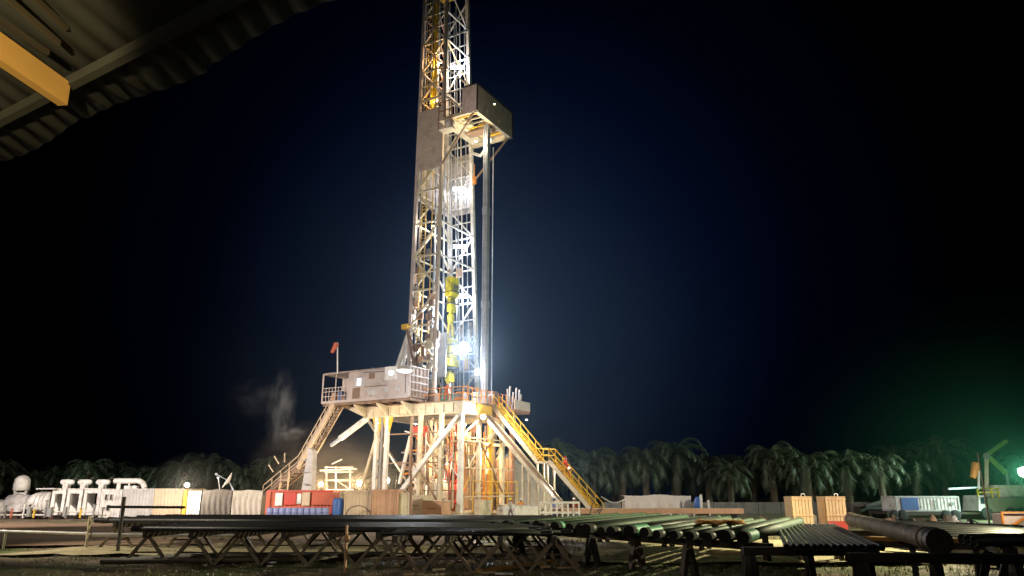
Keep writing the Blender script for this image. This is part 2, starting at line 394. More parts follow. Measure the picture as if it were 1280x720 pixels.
for z in (1.9,4.3,6.9): part('cross_tie', MB().bar(L(.1,.6,z), L(.1,9.0,z), .1), 'cream'); part('cross_tie', MB().bar(L(.3,.55,z+.5), L(9.4,.55,z+.5), .09), 'brown')
# services: risers, hoses, BOP parts below the floor
for k in range(40):
    p, q = random.uniform(.5,5.6), random.uniform(.7,8.2)
    mm = random.choice(['orange','yellow','cream','cream','white','redbrown','cream','white','brown'])
    r = random.uniform(.03,.10); z0 = random.uniform(.4,1.5); z1 = random.uniform(6.5,8.9)
    part('riser_pipe', MB().tube(L(p,q,z0), L(p+random.uniform(-.1,.1),q,z1), r), mm)
for k in range(34):
    p, q, z = random.uniform(.5,6.5), random.uniform(.6,8.0), random.uniform(1.2,7.4)
    m1 = MB().tube(L(p,q,z), L(p+random.uniform(.8,2.4),q,z+random.uniform(-.4,.4)), random.uniform(.04,.1))
    part('cross_pipe', m1, random.choice(['cream','redbrown','orange','white','grey']))
for k in range(8):
    p, q = random.uniform(.6,7), random.uniform(.5,7); z = random.uniform(6,8.8); pts = [L(p+.28*i, q, z-1.9*math.sin(math.pi*i/10)) for i in range(11)]
    part('hose', MB().path(pts, .05), 'rubber' if k % 3 else 'orange')
for k in range(26):
    p, q = random.uniform(.6,9.5), random.uniform(1.2,8.6); z0 = random.uniform(.6,5)
    part('service_pipe', MB().tube(L(p,q,z0), L(p+random.uniform(-.5,.5),q,z0+random.uniform(1.5,4)), random.uniform(.04,.12)), random.choice(['brown','redbrown','grey','brown','tan','dark']))
for k in range(14):
    p, q, z = random.uniform(.6,8), random.uniform(1.0,8.0), random.uniform(.7,8.2); w_, h_ = random.uniform(.3,.9), random.uniform(.3,1.0)
    part('equipment_case', MB().lbox(p,p+w_,q,q+.6,z,z+h_), random.choice(['brown','redbrown','cream','tan','pink','grey']), bevel=.03)
for k in range(5): part('back_panel', MB().lbox(.8+k*1.9,2.5+k*1.9,9.35,9.4,random.choice((.7,3.4)),random.choice((5.5,6.4))), random.choice(['brown','tan','pink']))
b = MB(); c = L(3.9,4.4,0)
b.lathe(c, [(.3,.6),(.3,1.2),(.65,1.25),(.65,1.5),(.35,1.55),(.35,2.0),(.6,2.05),(.6,2.9),(.4,2.95),(.4,3.5),(.7,3.55),(.75,4.5),(.55,4.8),(.3,4.9),(.3,8.6)], 16)
b.tube(c+E1*-1.3+V((0,0,2.5)), c+E1*1.3+V((0,0,2.5)), .28); b.tube(c+E1*-1.2+V((0,0,3.2)), c+E1*1.2+V((0,0,3.2)), .24)
part('blowout_preventer', b, 'red', label='red valve stack under the drill floor')
b = MB(); b.lbox(5.7,7.3,2.2,3.0,7.3,8.2).tube(L(6.5,2.6,8.2),L(6.5,2.6,8.9),.15); part('hoist', b, 'red', label='red hoist hanging under the floor')
part('hoist_beam', MB().lbox(5,8.2,2.45,2.75,8.75,8.94), 'grey')
for p, q, s1, mm in ((1.2,-1.2,1.5,'tan'),(4.0,-1.0,1.1,'brown'),(5.6,-1.3,1.4,'tan')): pass

# boxes and skids standing at the foot of the substructure
def skid_box(p, q, w, d, h, m, label, name='equipment_box', z=.05):
    o = L(p, q, z); tt = thing(name, label, 'box', o)
    MB().lbox(p,p+w,q,q+d,z+.12,z+h).build('body', M[m], tt, bevel=.03)
    MB().lbox(p+.05,p+w-.05,q-.02,q+d+.02,z,z+.1).build('runner', M['dark'], tt)
    MB().lbox(p-.04,p+w+.04,q-.04,q+d+.04,z+h,z+h+.06).build('lid', M['cream'], tt)
    MB().bar(L(p+w*.3,q-.04,z+h*.6),L(p+w*.7,q-.04,z+h*.6),.04).build('handle', M['dark'], tt)
skid_box(.3,-2.2,2.1,1.2,1.5,'tan','tan equipment box below the near white corner column of the rig')
skid_box(4.6,-2.0,1.6,1.0,1.3,'brown','brown equipment box behind the thin red post beside the tan container')
skid_box(2.7,-1.6,1.5,1.0,1.9,'cream','cream equipment box between the tan and brown boxes at the rig foot')
skid_box(-.9,1.6,.6,1.9,1.5,'cream','cream equipment box at the stair side of the rig foot')
skid_box(-1.6,4.6,.8,1.8,1.1,'white','low white equipment box beside the worker in orange')
tt = thing('valve_manifold', 'white wheel and pipe manifold under the rig floor', 'manifold', L(5.4,1.6,.1))
b = MB(); b.lathe(L(5.4,1.2,4.2)-E2*.0, [(.55,-.05),(.62,0),(.55,.05)], 20, 'y'); b.build('hand_wheel', M['white'], tt)
b = MB()
for k in range(4): b.tube(L(4.5+k*.5,1.6,.2),L(4.5+k*.5,1.6,3.6),.09); b.lathe(L(4.5+k*.5,1.6,1.5+.3*k),[(.05,-.2),(.2,-.18),(.2,.18),(.05,.2)],10)
b.tube(L(4.3,1.6,3.2),L(6.2,1.6,3.2),.1); b.tube(L(5.4,1.5,3.2),L(5.4,1.3,4.2),.05); b.build('pipework', M['white'], tt)
tt = thing('mud_tank', 'pinkish white round vessel standing inside the rig base', 'tank', L(4.4,3.2,0))
MB().lathe(L(4.6,3.0,0), [(.9,.4),(1.05,.5),(1.05,2.9),(.8,3.3),(.2,3.45)], 20).build('vessel', M['whitew'], tt)
MB().lathe(L(4.6,3.0,0), [(.25,3.4),(.25,3.8),(.35,3.82),(.35,3.9)], 12).build('neck', M['orange'], tt)

# ============================================================ MAST
ZT = 58.0
def mp(front, near, z):
    s = (z-FZ)/41.0; return L((4.15 if front else 7.2)+.85*s, (1.5+1.5*s) if near else (9.0-1.6*s), z)
t = thing('derrick_mast', 'tall lattice steel drilling mast rising out of frame from the drill floor', 'derrick', L(4.6,5,FZ))
for f, n_, w, mm, nm in ((1,1,.28,'windw','near'),(0,1,.32,'pink','b'),(1,0,.36,'whitew','f'),(0,0,.3,'whitew','fb')):
    part('mast_leg', MB().bar(mp(f,n_,FZ+.1), mp(f,n_,ZT), w), mm)
z = FZ+.6; k = 0; H = 3.55
while z+H < ZT+.1:
    z2 = z+H
    # near side face (a zigzag over one panel), back face, far side face, sparse front ties
    mm = 'cream'
    b = MB(); b.bar(mp(1,1,z), mp(0,1,z), .16)
    if k % 2: b.bar(mp(1,1,z), mp(0,1,z2), .17)
    else: b.bar(mp(0,1,z), mp(1,1,z2), .17)
    if z < 24 or z > 38: b.bar(mp(1,1,(z+z2)/2), mp(0,1,(z+z2)/2), .1)
    if z > 40: b.bar(mp(1,1,z) if not k%2 else mp(0,1,z), mp(0,1,z2) if not k%2 else mp(1,1,z2), .12)
    part('side_bracing', b, mm)
    b = MB(); b.bar(mp(0,1,z), mp(0,0,z), .15); m_ = mp(0,1,z2).lerp(mp(0,0,z2), .5)
    b.bar(mp(0,1,z), m_, .15); b.bar(mp(0,0,z), m_, .15)
    part('back_bracing', b, 'cream' if z < 38 else 'tan')
    b = MB(); b.bar(mp(1,0,z), mp(0,0,z), .15)
    if k % 2: b.bar(mp(1,0,z), mp(0,0,z2), .16)
    else: b.bar(mp(0,0,z), mp(1,0,z2), .16)
    b.bar(mp(1,0,(z+z2)/2), mp(0,0,(z+z2)/2), .09)
    part('side_bracing', b, 'whitew')
    if k in (4,5,9,10,11,12,13):
        b = MB(); b.bar(mp(1,1,z), mp(1,0,z), .14)
        if k in (9,10,11,12): b.bar(mp(1,k%2,z), mp(1,1-k%2,z2), .13)
        part('front_tie', b, 'white')
    z = z2; k += 1
# wind walls
def sheet(name, a, c, z0, z1, m, n_, amp=.03, lab=None):
    b = MB(); b.corr(a(z0), c(z0), z0, z1, n_, .22, amp)
    o = part(name, b, m, label=lab); sol = o.modifiers.new('s','SOLIDIFY'); sol.thickness = .02; return o
def quad(name, c4, th, m, lab=None):
    n_ = (c4[1]-c4[0]).cross(c4[3]-c4[0]).normalized()*th
    return part(name, MB().hexa(list(c4)+[v+n_ for v in c4]), m, label=lab)
for zz in (34.2, 36.55, 38.9): 
    o = -E2*.14
    quad('wind_wall', [mp(1,1,zz)+o, mp(0,1,zz)+o, mp(0,1,zz+2.3)+o, mp(1,1,zz+2.3)+o], .05, 'windw', 'brown sheet wind wall on the near side of the mast')
    quad('wind_wall', [mp(0,1,zz-3)-E1*.2, mp(0,0,zz-3)-E1*.2, mp(0,0,zz-.7)-E1*.2, mp(0,1,zz-.7)-E1*.2], .05, 'pink', 'pale sheet wind wall at the back of the mast')
for zz in (31.2,33.5,35.8):
    quad('wind_wall', [mp(1,0,zz)+E2*.14, mp(0,0,zz)+E2*.14, mp(0,0,zz+2.25)+E2*.14, mp(1,0,zz+2.25)+E2*.14], .05, 'cgrey')
# guide rails, cables, ladder, hoses inside
part('guide_rail', MB().bar(L(6.4,4.3,FZ), L(7.1,4.5,ZT), .14), 'galv'); part('guide_rail', MB().bar(L(6.4,6.0,FZ), L(7.1,5.8,ZT), .14), 'galv')
for k in range(8):
    a = L(5.2+.1*(k%3), 4.7+.16*k, 22.5); part('drill_line', MB().tube(a, L(6.4+.05*(k%3), 4.75+.1*k, ZT), .028, n=5), 'galv')
for (p, q, r, mm) in ((3.9,8.3,.05,'galv'),(4.6,8.4,.07,'white'),(5.3,8.3,.05,'galv'),(6.2,2.1,.09,'grey'),(5.3,1.9,.07,'cream'),(4.6,2.0,.05,'yellow'),(4.1,1.8,.04,'grey'),(4.4,7.4,.08,'galv'),(4.7,6.6,.06,'galv')):
    part('standpipe', MB().tube(L(p+.8,q,FZ+.1), L(p+1.6,q+(1.2 if q<5 else -1.2),ZT-2), r, n=6), mm)
b = MB()
for z in [FZ+1+.35*i for i in range(132)]:
    s = (z-FZ)/41; b.bar(L(6.0+.85*s,1.62+1.5*s,z), L(6.5+.85*s,1.62+1.5*s,z), .035)
for pp in (6.0,6.5): b.bar(L(pp,1.62,FZ+1), L(pp+.96,1.62+1.7,ZT-1.5), .05)
part('ladder', b, 'yellow')
# clutter around the mast foot: winches, junction boxes, tong arms
for k in range(80):
    z = random.choice([random.uniform(FZ+.6, 25), random.uniform(FZ+.6, 19)]); near = random.random() < .62
    f = random.uniform(0,1); a = mp(1,near,z).lerp(mp(0,near,z), f) + E2*random.uniform(.05,.5)*(1 if near else -1)
    w_, h_ = random.uniform(.12,.34), random.uniform(.15,.6)
    b = MB().hexa([a+E1*dx*w_+E2*dy*.15+V((0,0,dz*h_)) for dz in (-1,1) for dx,dy in ((-1,-1),(1,-1),(1,1),(-1,1))])
    if k % 2: b.tube(a, a+E1*random.uniform(-.6,.6)+V((0,0,random.uniform(-1.6,1.6))), .06)
    part('junction_box', b, random.choice(['cream','brown','brown','grey','redbrown','tan','pink','yellow' if k%4==0 else 'brown']), bevel=.02)
# raising frame at the left foot
b = MB(); b.tube(mp(0,1,17.5), L(10.2,1.8,FZ+.2), .26, n=10); b.tube(mp(0,1,17.2)+E1*.1, L(9.1,1.8,FZ+.2), .18, n=10); part('raising_leg', b, 'white')
b = MB(); b.tube(mp(0,0,17.5), L(10.2,8.4,FZ+.2), .26, n=10); part('raising_leg', b, 'cream')
part('raising_tie', MB().bar(L(9.3,1.8,13.2), L(7.1,1.7,13.4), .2), 'white')
part('raising_leg', MB().bar(mp(0,1,17.8)-E1*.3-E2*.2, L(5.4,1.1,11.2), .3), 'brown'); part('raising_head', MB().lbox(7.3,8.0,1.1,1.6,17.4,17.9), 'yellow', bevel=.05)
for q in (1.2,8.3): part('mast_shoe', MB().lbox(3.9,7.7,q,q+.8,FZ+.07,FZ+1.1), 'brown', bevel=.05)
# crown
b = MB(); b.lbox(5.0,8.6,2.4,7.4,ZT,ZT+.6); part('crown_block', b, 'yellow')
# floor machinery between the legs
for p,q,w_,d,h,mm in ((5.6,6.5,2.2,1.6,1.6,'green'),(2.0,3.0,.9,.9,1.1,'orange'),(3.2,2.2,.7,1.3,.8,'green'),(1.0,6.8,1.0,1.2,1.5,'redbrown'),(1.4,4.6,.7,.7,1.2,'pink')): 
    lab = {'green':'green','orange':'orange','redbrown':'red brown','pink':'pinkish'}[mm]
    tt = thing('floor_machine', {5.6:'green drawworks winch standing behind the mast on the drill floor',2.0:'orange floor winch on the drill floor before the mast',3.2:'small green floor winch beside the near front mast leg',1.0:'red brown machine cabinet at the stair head on the drill floor',1.4:'pinkish cabinet near the middle of the drill floor front'}[p], 'machine', L(p,q,FZ+.06))
    MB().lbox(p,p+w_,q,q+d,FZ+.07,FZ+.07+h*.6).build('base', M[mm], tt, bevel=.05)
    MB().tube(L(p,q+d/2,FZ+h*.8), L(p+w_,q+d/2,FZ+h*.8), h*.3, n=14).build('drum', M['grey'], tt)
    MB().lbox(p+w_*.1,p+w_*.9,q+d*.1,q+d*.9,FZ+h*1.0,FZ+h*1.12).build('guard', M[mm], tt)
# top drive: lemon yellow
tt = thing('top_drive', 'lemon yellow top drive hanging inside the mast above the drill floor', 'top drive', L(5.0,5.3,13.4))
def tdb(nm, p0,p1,q0,q1,z0,z1,mm='lemon'): MB().lbox(p0,p1,q0,q1,z0,z1).build(nm, M[mm], tt, bevel=.06)
tdb('travelling_block', 4.7,5.5,4.7,6.0,21.2,23.2); tdb('block_cheek', 4.85,5.35,4.9,5.8,19.6,21.15)
MB().lathe(L(5.1,5.3,0), [(.12,18.4),(.34,18.6),(.34,19.3),(.12,19.6)], 14).build('hook', M['lemon'], tt)
for q in (4.75,5.85): MB().tube(L(5.1,q,16.5), L(5.1,5.3+(q-5.3)*.4,18.7), .11).build('link', M['lemon'], tt)
tdb('motor_housing', 4.6,5.6,4.75,5.85,14.9,16.9); tdb('gearbox', 4.5,5.7,4.6,6.0,14.1,14.85,'lemon')
MB().tube(L(5.1,5.3,11.5), L(5.1,5.3,14.1), .16).build('quill', M['white'], tt); tdb('pipe_handler', 4.8,5.4,4.9,5.7,12.6,13.6,'lemon')
for i, q in enumerate((4.6,5.0,5.6,6.0)): MB().path([L(5.5,q,16.5-.1*i)]+[L(5.5+.25*math.sin(j*.5),q,16-j*1.1+2*(j>0)) for j in range(1,5)], .07).build('service_hose', M['lemon' if i%2 else 'rubber'], tt)
for q in (4.95,5.25,5.55): MB().lathe(L(5.1,q,22.2), [(.5,-.07),(.56,-.07),(.48,0),(.56,.07),(.5,.07)], 20, 'y').build('sheave', M['grey'], tt)
for z in (13.8,15.3,16.2,20.4,21.6): MB().lbox(4.44,5.72,4.7,5.9,z,z+.08).build('band', M['dark'], tt)
for q in (4.5,6.1): MB().lbox(5.0,6.3,q-.1,q+.1,13.0,17.4).build('guide_frame', M['grey'], tt)
MB().lbox(4.3,4.6,4.9,5.7,15.2,16.4).build('junction_box', M['white'], tt, bevel=.04)
# yellow bundle high in the mast (service loop)
tt = thing('service_loop', 'amber lit yellow hose bundle hanging high inside the mast', 'hose', L(5.2,3.4,30))
for i in range(4): MB().path([L(6.3+.2*i, 3.2, ZT-3)]+[L(6.2+.2*i+.12*math.sin(j+i), 3.0+.1*i-.0*j, 52-j*1.8) for j in range(8)], .08).build('hose', M['lemon' if i%2 else 'yellow'], tt)

# ============================================================ MONKEY BOARD
t = thing('monkey_board', 'walled steel racking platform projecting right from the mast high up', 'platform', L(1.5,5,38.8))
ZB = 38.8
b = MB(); b.lbox(-.4,4.0,1.0,1.35,ZB-.3,ZB); b.lbox(-.4,-.05,1.0,8.0,ZB-.3,ZB); b.lbox(-.4,4.6,7.65,8.0,ZB-.3,ZB); b.lbox(2.6,2.9,1,8,ZB-.3,ZB); part('floor_frame', b, 'cream')
for i in range(8): part('racking_finger', MB().lbox(.1,2.4,1.7+i*.8,1.86+i*.8,ZB-.2,ZB-.05), 'cream' if i % 3 else 'yellow')
part('floor_plate', MB().lbox(1.9,4.4,1.4,7.6,ZB-.08,ZB+.0), 'cream'); part('floor_plate', MB().lbox(-.35,.3,1.4,7.6,ZB-.06,ZB+.02), 'cream')
part('diving_board', MB().lbox(.1,3.2,4.3,5.4,ZB-.5,ZB-.32), 'brown')
b = MB(); b.corr(L(-.45,1.0,0), L(-.45,8.0,0), ZB-.35, ZB+2.6, E1, .3, .04); o = part('wind_wall', b, 'windw', label='grey brown outer wall of the platform'); o.modifiers.new('s','SOLIDIFY').thickness = .03
b = MB(); b.corr(L(1.3,.95,0), L(-.45,.95,0), ZB-.35, ZB+2.6, -E2, .3, .04); o = part('wind_wall', b, 'lit_pink'); o.modifiers.new('s','SOLIDIFY').thickness = .03  # near wall's lit look put into its lighter paint colour
b = MB(); b.corr(L(3.9,8.05,0), L(-.45,8.05,0), ZB, ZB+2.6, E2, .3, .04); o = part('wind_wall', b, 'pink'); o.modifiers.new('s','SOLIDIFY').thickness = .03
b = MB()
for q in (1,8.0): b.bar(L(-.45,q,ZB-.3),L(-.45,q,ZB+2.7),.12)
b.bar(L(-.47,.95,ZB+2.65),L(-.47,8.05,ZB+2.65),.12); b.bar(L(1.3,.95,ZB+2.65),L(-.45,.95,ZB+2.65),.12); part('wall_frame', b, 'dark')
for q in (1.2,7.8): part('support_strut', MB().bar(L(0,q,ZB-.2), mp(1,q<5,ZB-4.4), .16), 'brown')
for i, q in enumerate((2.6,5.0,7.2)): part('bracket', MB().lbox(-.62,-.46,q,q+.2,ZB+.3,ZB+.6), 'cream')
# small near side platform with box on the mast (the round-topped cage)
tt = thing('mast_cage', 'small pinkish access cage on the near front corner of the mast', 'cage', L(2.8,.9,37.2))
b = MB(); b.lbox(2.2,3.8,.5,1.6,37.2,37.35); b.build('floor', M['cream'], tt)
b = MB()
for p in (2.2,3.0,3.8): b.bar(L(p,.5,37.3),L(p,.5,40.2),.08)
for z in (38.2,39.2,40.2): b.bar(L(2.2,.5,z),L(3.8,.5,z),.07)
b.build('railing', M['redbrown'], tt)
MB().lathe(L(2.7,.9,37.35), [(.5,0),(.55,.6),(.3,.9),(.05,1.0)], 14).build('tank', M['pink'], tt)

# stands of drill pipe hanging from the board
for i in range(9):
    p = .25+.19*(i%3); q = 4.1+.2*(i//3)
    tt = tag(MB().tube(L(p,q,FZ+.08), L(p,q,ZB-.1-.05*i), .08, n=10).tube(L(p,q,19.3),L(p,q,20.0),.14,n=10).tube(L(p,q,28.8),L(p,q,29.5),.14,n=10).tube(L(p,q,FZ+.09),L(p,q,10.7),.14,n=10).build('drill_pipe_stand', M['galv']),
        'grey vertical drill pipe racked in the bundle below the projecting platform', 'pipe', 'drill pipe stands racked beside the mast')
for i, (p, q) in enumerate(((1.9,6.9),(1.7,7.6))):
    tag(MB().tube(L(p,q,FZ+.08), L(p,q,ZB-1), .06, n=6).build('cable', M['galv']), ['thin steel cable hanging just right of the mast', 'second thin steel cable hanging nearest the bundle of pipes'][i], 'cable')
tt = tag(MB().path([mp(1,0,38)+E1*.1, L(2.6,6.5,36.6), L(1.2,5.6,36.9), L(.3,5.2,37.6)], .16, 8).build('mud_hose', M['white']), 'thick white hose looping below the platform to the mast', 'hose')
tt = tag(MB().lathe(mp(1,0,34.2)+E1*.3, [(.05,0),(.25,.2),(.25,.9),(.06,1.1),(.04,2.5)], 10).build('pulley_block', M['orange']), 'orange pulley block hanging under the white hose', 'pulley')

# ============================================================ DOGHOUSE
DP0, DP1, DQ0, DQ1, DZ0, DZ1 = 4.5, 14.9, -1.75, 1.0, 10.42, 13.1
t = thing('doghouse', 'pinkish grey driller cabin on the left edge of the drill floor', 'cabin', L(9,-.4,DZ0))
part('floor', MB().lbox(DP0,DP1,DQ0,DQ1,DZ0,DZ0+.12), 'brown'); part('roof', MB().lbox(DP0-.05,DP1+.05,DQ0-.05,DQ1+.05,DZ1,DZ1+.1), 'pink')
b = MB(); b.lbox(DP0,11.5,DQ0,DQ0+.08,DZ0+.12,DZ1); part('wall', b, 'pink')
b = MB(); b.corr(L(DP0,DQ1,0), L(DP0,DQ0,0), DZ0+.12, DZ1, E1, .5, .05); o = part('wall', b, 'brown', label='ribbed brown end wall'); o.modifiers.new('s','SOLIDIFY').thickness = .03
part('wall', MB().lbox(DP0,DP1,DQ1-.08,DQ1,DZ0+.12,DZ1), 'pink'); part('wall', MB().lbox(11.4,11.48,DQ0+.1,DQ1-.1,DZ0+.12,DZ1), 'pink')
b = MB()
for p in (DP0,11.5,DP1-.12): b.lbox(p,p+.14,DQ0-.06,DQ0+.02,DZ0,DZ1+.02)
b.lbox(DP0,DP1,DQ0-.05,DQ0+.02,DZ1-.02,DZ1+.14); b.lbox(DP0,DP1,DQ0-.05,DQ0+.02,DZ0-.08,DZ0+.14); b.lbox(DP0-.05,DP0+.06,DQ0,DQ0+.12,DZ0,DZ1); b.lbox(DP0-.05,DP0+.06,DQ1-.12,DQ1,DZ0,DZ1)
b.lbox(13.2,13.28,DQ0-.04,DQ0+.02,DZ0,DZ1); part('frame', b, 'pink')
w1 = part('window', MB().lbox(9.7,11.0,DQ0-.04,DQ0-.005,11.7,12.55), 'cgrey'); part('pane', MB().lbox(10.1,10.6,DQ0-.05,DQ0-.045,11.8,12.45), 'lr', w1)
w1 = part('window', MB().lbox(8.5,9.2,DQ0-.04,DQ0-.005,12.3,12.85), 'brown')
part('shelf', MB().lbox(7.0,9.6,DQ0-.12,DQ0-.004,11.55,11.62), 'brown'); part('door', MB().lbox(10.2,11.1,DQ0-.03,DQ0-.004,10.6,11.6), 'brown')
for p in (5.6,6.9,8.4): part('vent', MB().lbox(p,p+.5,DQ0-.03,DQ0-.004,11.0,11.35), 'cgrey')
b = MB()
for z in (11.0,11.45,11.8): b.bar(L(11.6,DQ0,z),L(DP1,DQ0,z),.06)
for i in range(9): b.bar(L(11.7+i*.39,DQ0,DZ0),L(11.7+i*.39,DQ0,11.8),.05)
part('railing', b, 'pink')
for p, z, mm in ((12.0,11.0,'grey'),(12.5,10.8,'redbrown'),(13.7,11.1,'orange'),(12.9,11.2,'blue')): part('cabinet', MB().lbox(p,p+.4,DQ0+.5,DQ0+1.1,DZ0+.12,z+.3), mm)
part('control_panel', MB().lbox(11.8,13.1,DQ1-.25,DQ1-.1,12.0,12.8), 'blue'); part('screen', MB().lbox(12.2,12.6,DQ1-.3,DQ1-.26,12.1,12.4), 'lr')
b = MB(); a = L(7.35,DQ0-.25,0); b.lbox(5.9,7.3,DQ0-.1,DQ0-.02,12.05,13.25); part('sign_board', b, 'whitew', label='white square panel on the cabin front')
for p in (6.6,9.4): part('wall_seam', MB().lbox(p,p+.03,DQ0-.015,DQ0-.003,DZ0+.15,DZ1-.03), 'pink')
part('conduit', MB().path([L(4.9,DQ0-.06,DZ0+.3),L(4.9,DQ0-.06,12.8),L(9.9,DQ0-.06,12.95)], .03), 'dark')
part('cooling_unit', MB().lbox(8.3,9.0,DQ0-.38,DQ0-.02,10.75,11.2), 'cgrey', bevel=.03)
for z in (11.0,11.7,12.3): part('end_rail', MB().lbox(DP0-.1,DP0-.055,DQ0+.15,DQ1-.15,z,z+.1), 'pink')
for p in (5.0,7.0,9.0,11.0,13.0): part('roof_post', MB().bar(L(p,DQ0+.2,DZ1+.1), L(p,DQ0+.2,DZ1+.32), .05), 'brown')
# things at the cabin
tt = thing('windsock', 'red windsock hanging limp on a white pole above the driller cabin', 'windsock', at(422,466,69.5))
MB().tube(at(422,467,69.5), at(422,428,69.5), .06).build('pole', M['whitew'], tt)
MB().tube(at(421,429,69.5), at(415,441,69.5), .28, .16, 10).build('sock', M['redor'], tt)
p0 = at(506,463,62.2)
tt = thing('round_lamp', 'wide glowing round lamp on a wire above the cabin corner', 'lamp', p0)
MB().lathe(p0, [(.05,.35),(.25,.3),(.65,.08),(.68,.02)], 20).build('shade', M['white'], tt); MB().lathe(p0, [(.64,-.02),(.5,-.12),(.1,-.18)], 20).build('lens', M['lt'], tt)
MB().tube(p0+V((0,0,.3)), p0+V((0,0,2.6)), .02, n=5).build('wire', M['grey'], tt); light(tt, p0-V((0,0.3,.4)), 350, COOL)

# ============================================================ V-DOOR RAMP AND STAIRS
def P(p, q, z): return L(p, q, z)
SQ = 5.6
def flight(q0, q1, pa, za, pb, zb, n=16):
    b = MB()
    for q in (q0, q1): b.bar(P(pa,q,za), P(pb,q,zb), .12, .34)
    return b
t = thing('rig_stairs', 'yellow railed steel stairs descending right from the drill floor', 'stairs', L(-6,SQ,0))
sp = [(-.1,9.95),(-4.7,4.85),(-5.9,4.85),(-10.4,.2)]
QA, QB = 4.9, 6.1
part('stringer', MB().bar(P(*((sp[0][0],QA,sp[0][1]))), P(sp[1][0],QA,sp[1][1]), .14, .36), 'cream'); part('stringer', MB().bar(P(sp[0][0],QB,sp[0][1]), P(sp[1][0],QB,sp[1][1]), .14, .36), 'yellow')
part('stringer', MB().bar(P(sp[2][0],QA,sp[2][1]), P(sp[3][0],QA,sp[3][1]), .14, .36), 'cream'); part('stringer', MB().bar(P(sp[2][0],QB,sp[2][1]), P(sp[3][0],QB,sp[3][1]), .14, .36), 'yellow')
part('landing', MB().lbox(-6.0,-4.55,QA-.1,QB+.1,4.7,4.88), 'cream')
for (a, c) in ((sp[0],sp[1]),(sp[2],sp[3])):
    n = 22
    for i in range(n):
        f = (i+.5)/n; pp = a[0]+(c[0]-a[0])*f; zz = a[1]+(c[1]-a[1])*f
        part('tread', MB().lbox(pp-.14,pp+.14,QA,QB,zz+.05,zz+.09), 'yellow')
for q in (QA,QB):
    b = MB()
    for h in (.55,1.1):
        b.path([P(s_[0],q,s_[1]+h) for s_ in sp], .045)
    for (a, c) in ((sp[0],sp[1]),(sp[2],sp[3])):
        for i in range(7):
            f = i/6; pp = a[0]+(c[0]-a[0])*f; zz = a[1]+(c[1]-a[1])*f; b.tube(P(pp,q,zz), P(pp,q,zz+1.1), .04, n=6)
    part('handrail', b, 'yellow')
b = MB()
for q in (QA,QB): b.bar(P(-4.75,q,.1), P(-4.75,q,4.7), .14); b.bar(P(-5.75,q,.1), P(-5.75,q,4.7), .14)
for z in (1.4,2.9): b.bar(P(-4.75,QA,z),P(-5.75,QA,z),.08)
part('landing_support', b, 'cream')
t = thing('pipe_ramp', 'brown pipe slide with cream edges sloping from the drill floor', 'ramp', L(-5,3.4,0))
b = MB(); a = P(-.15,2.4,9.4); c = P(-9.6,2.4,.95)
b.hexa([P(-.15,3.3,8.95),P(-.15,4.3,8.95),P(-7.8,4.3,.9),P(-7.8,3.3,.9),P(-.15,3.3,9.05),P(-.15,4.3,9.05),P(-7.8,4.3,1.0),P(-7.8,3.3,1.0)]); part('slide_plate', b, 'brown')
for q in (3.2,4.4): part('side_beam', MB().bar(P(-.15,q,9.0), P(-7.8,q,.95), .12, .28), 'cream')
b = MB(); b.bar(P(-4.2,3.25,.2),P(-4.2,3.25,4.5),.18); b.bar(P(-4.2,4.35,.2),P(-4.2,4.35,4.5),.18); part('support_leg', b, 'cream')
# catwalk
t = thing('catwalk', 'long beige edged steel catwalk running right from the stair foot', 'catwalk', (12,58,0))
x0, x1 = gX(690,58), gX(925,58)
part('deck', MB().box(x0,x1,57.2,59.2,.98,1.08), 'beige'); part('side_beam', MB().box(x0,x1,57.1,57.19,.72,1.06), 'tan')
for k in range(7): part('leg', MB().box(x0+.3+k*(x1-x0-.8)/6,x0+.5+k*(x1-x0-.8)/6,57.3,59,.0,.96), 'dark')
t = thing('pipe_skate', 'low white slotted steel frame standing by the foot of the stairs', 'frame', at(700,640,56))
b = MB(); X0, X1 = gX(674,56), gX(725,56); b.box(X0,X1,55.9,56.1,1.45,1.6); b.box(X0,X1,55.9,56.1,.75,.9)
for k in range(8): b.box(X0+k*(X1-X0-.12)/7,X0+.12+k*(X1-X0-.12)/7,55.91,56.09,.0,1.45)
part('frame', b, 'whitew')
for x, c_, z1, lab in ((665,'whitew',1.3,'low white box beside the slotted white frame'),):
    tt = thing('site_box', lab, 'box', (gX(x-6,56),56,0)); xx = gX(643,56); MB().box(xx,gX(672,56),55.6,56.6,.1,z1).build('body', M[c_], tt, bevel=.04); MB().box(xx-.03,gX(672,56)+.03,55.57,56.63,z1,z1+.05).build('lid', M['cgrey'], tt)

# pale tent/tarp heap behind the rig's right foot
b = MB(); X0, X1 = gX(632,80), gX(700,80); vs = []; n = 26
for j in range(9):
    for i in range(n):
        f = i/(n-1); x = X0+(X1-X0)*f; g_ = j/8
        z = (5.4*(1-f)**.8+1.0)*math.sin(math.pi*min(.98,.06+g_*.9))+.18*math.sin(i*1.9+j*1.3); vs.append((x+.2*math.sin(j*2+i), 76+g_*7, max(z,.0)))
fs = [(j*n+i,j*n+i+1,(j+1)*n+i+1,(j+1)*n+i) for j in range(8) for i in range(n-1)]
b.add(vs, fs, True); tag(b.build('tarpaulin_cover', M['tarp']), 'big cream tarpaulin heap behind the right foot of the rig', 'tarpaulin')

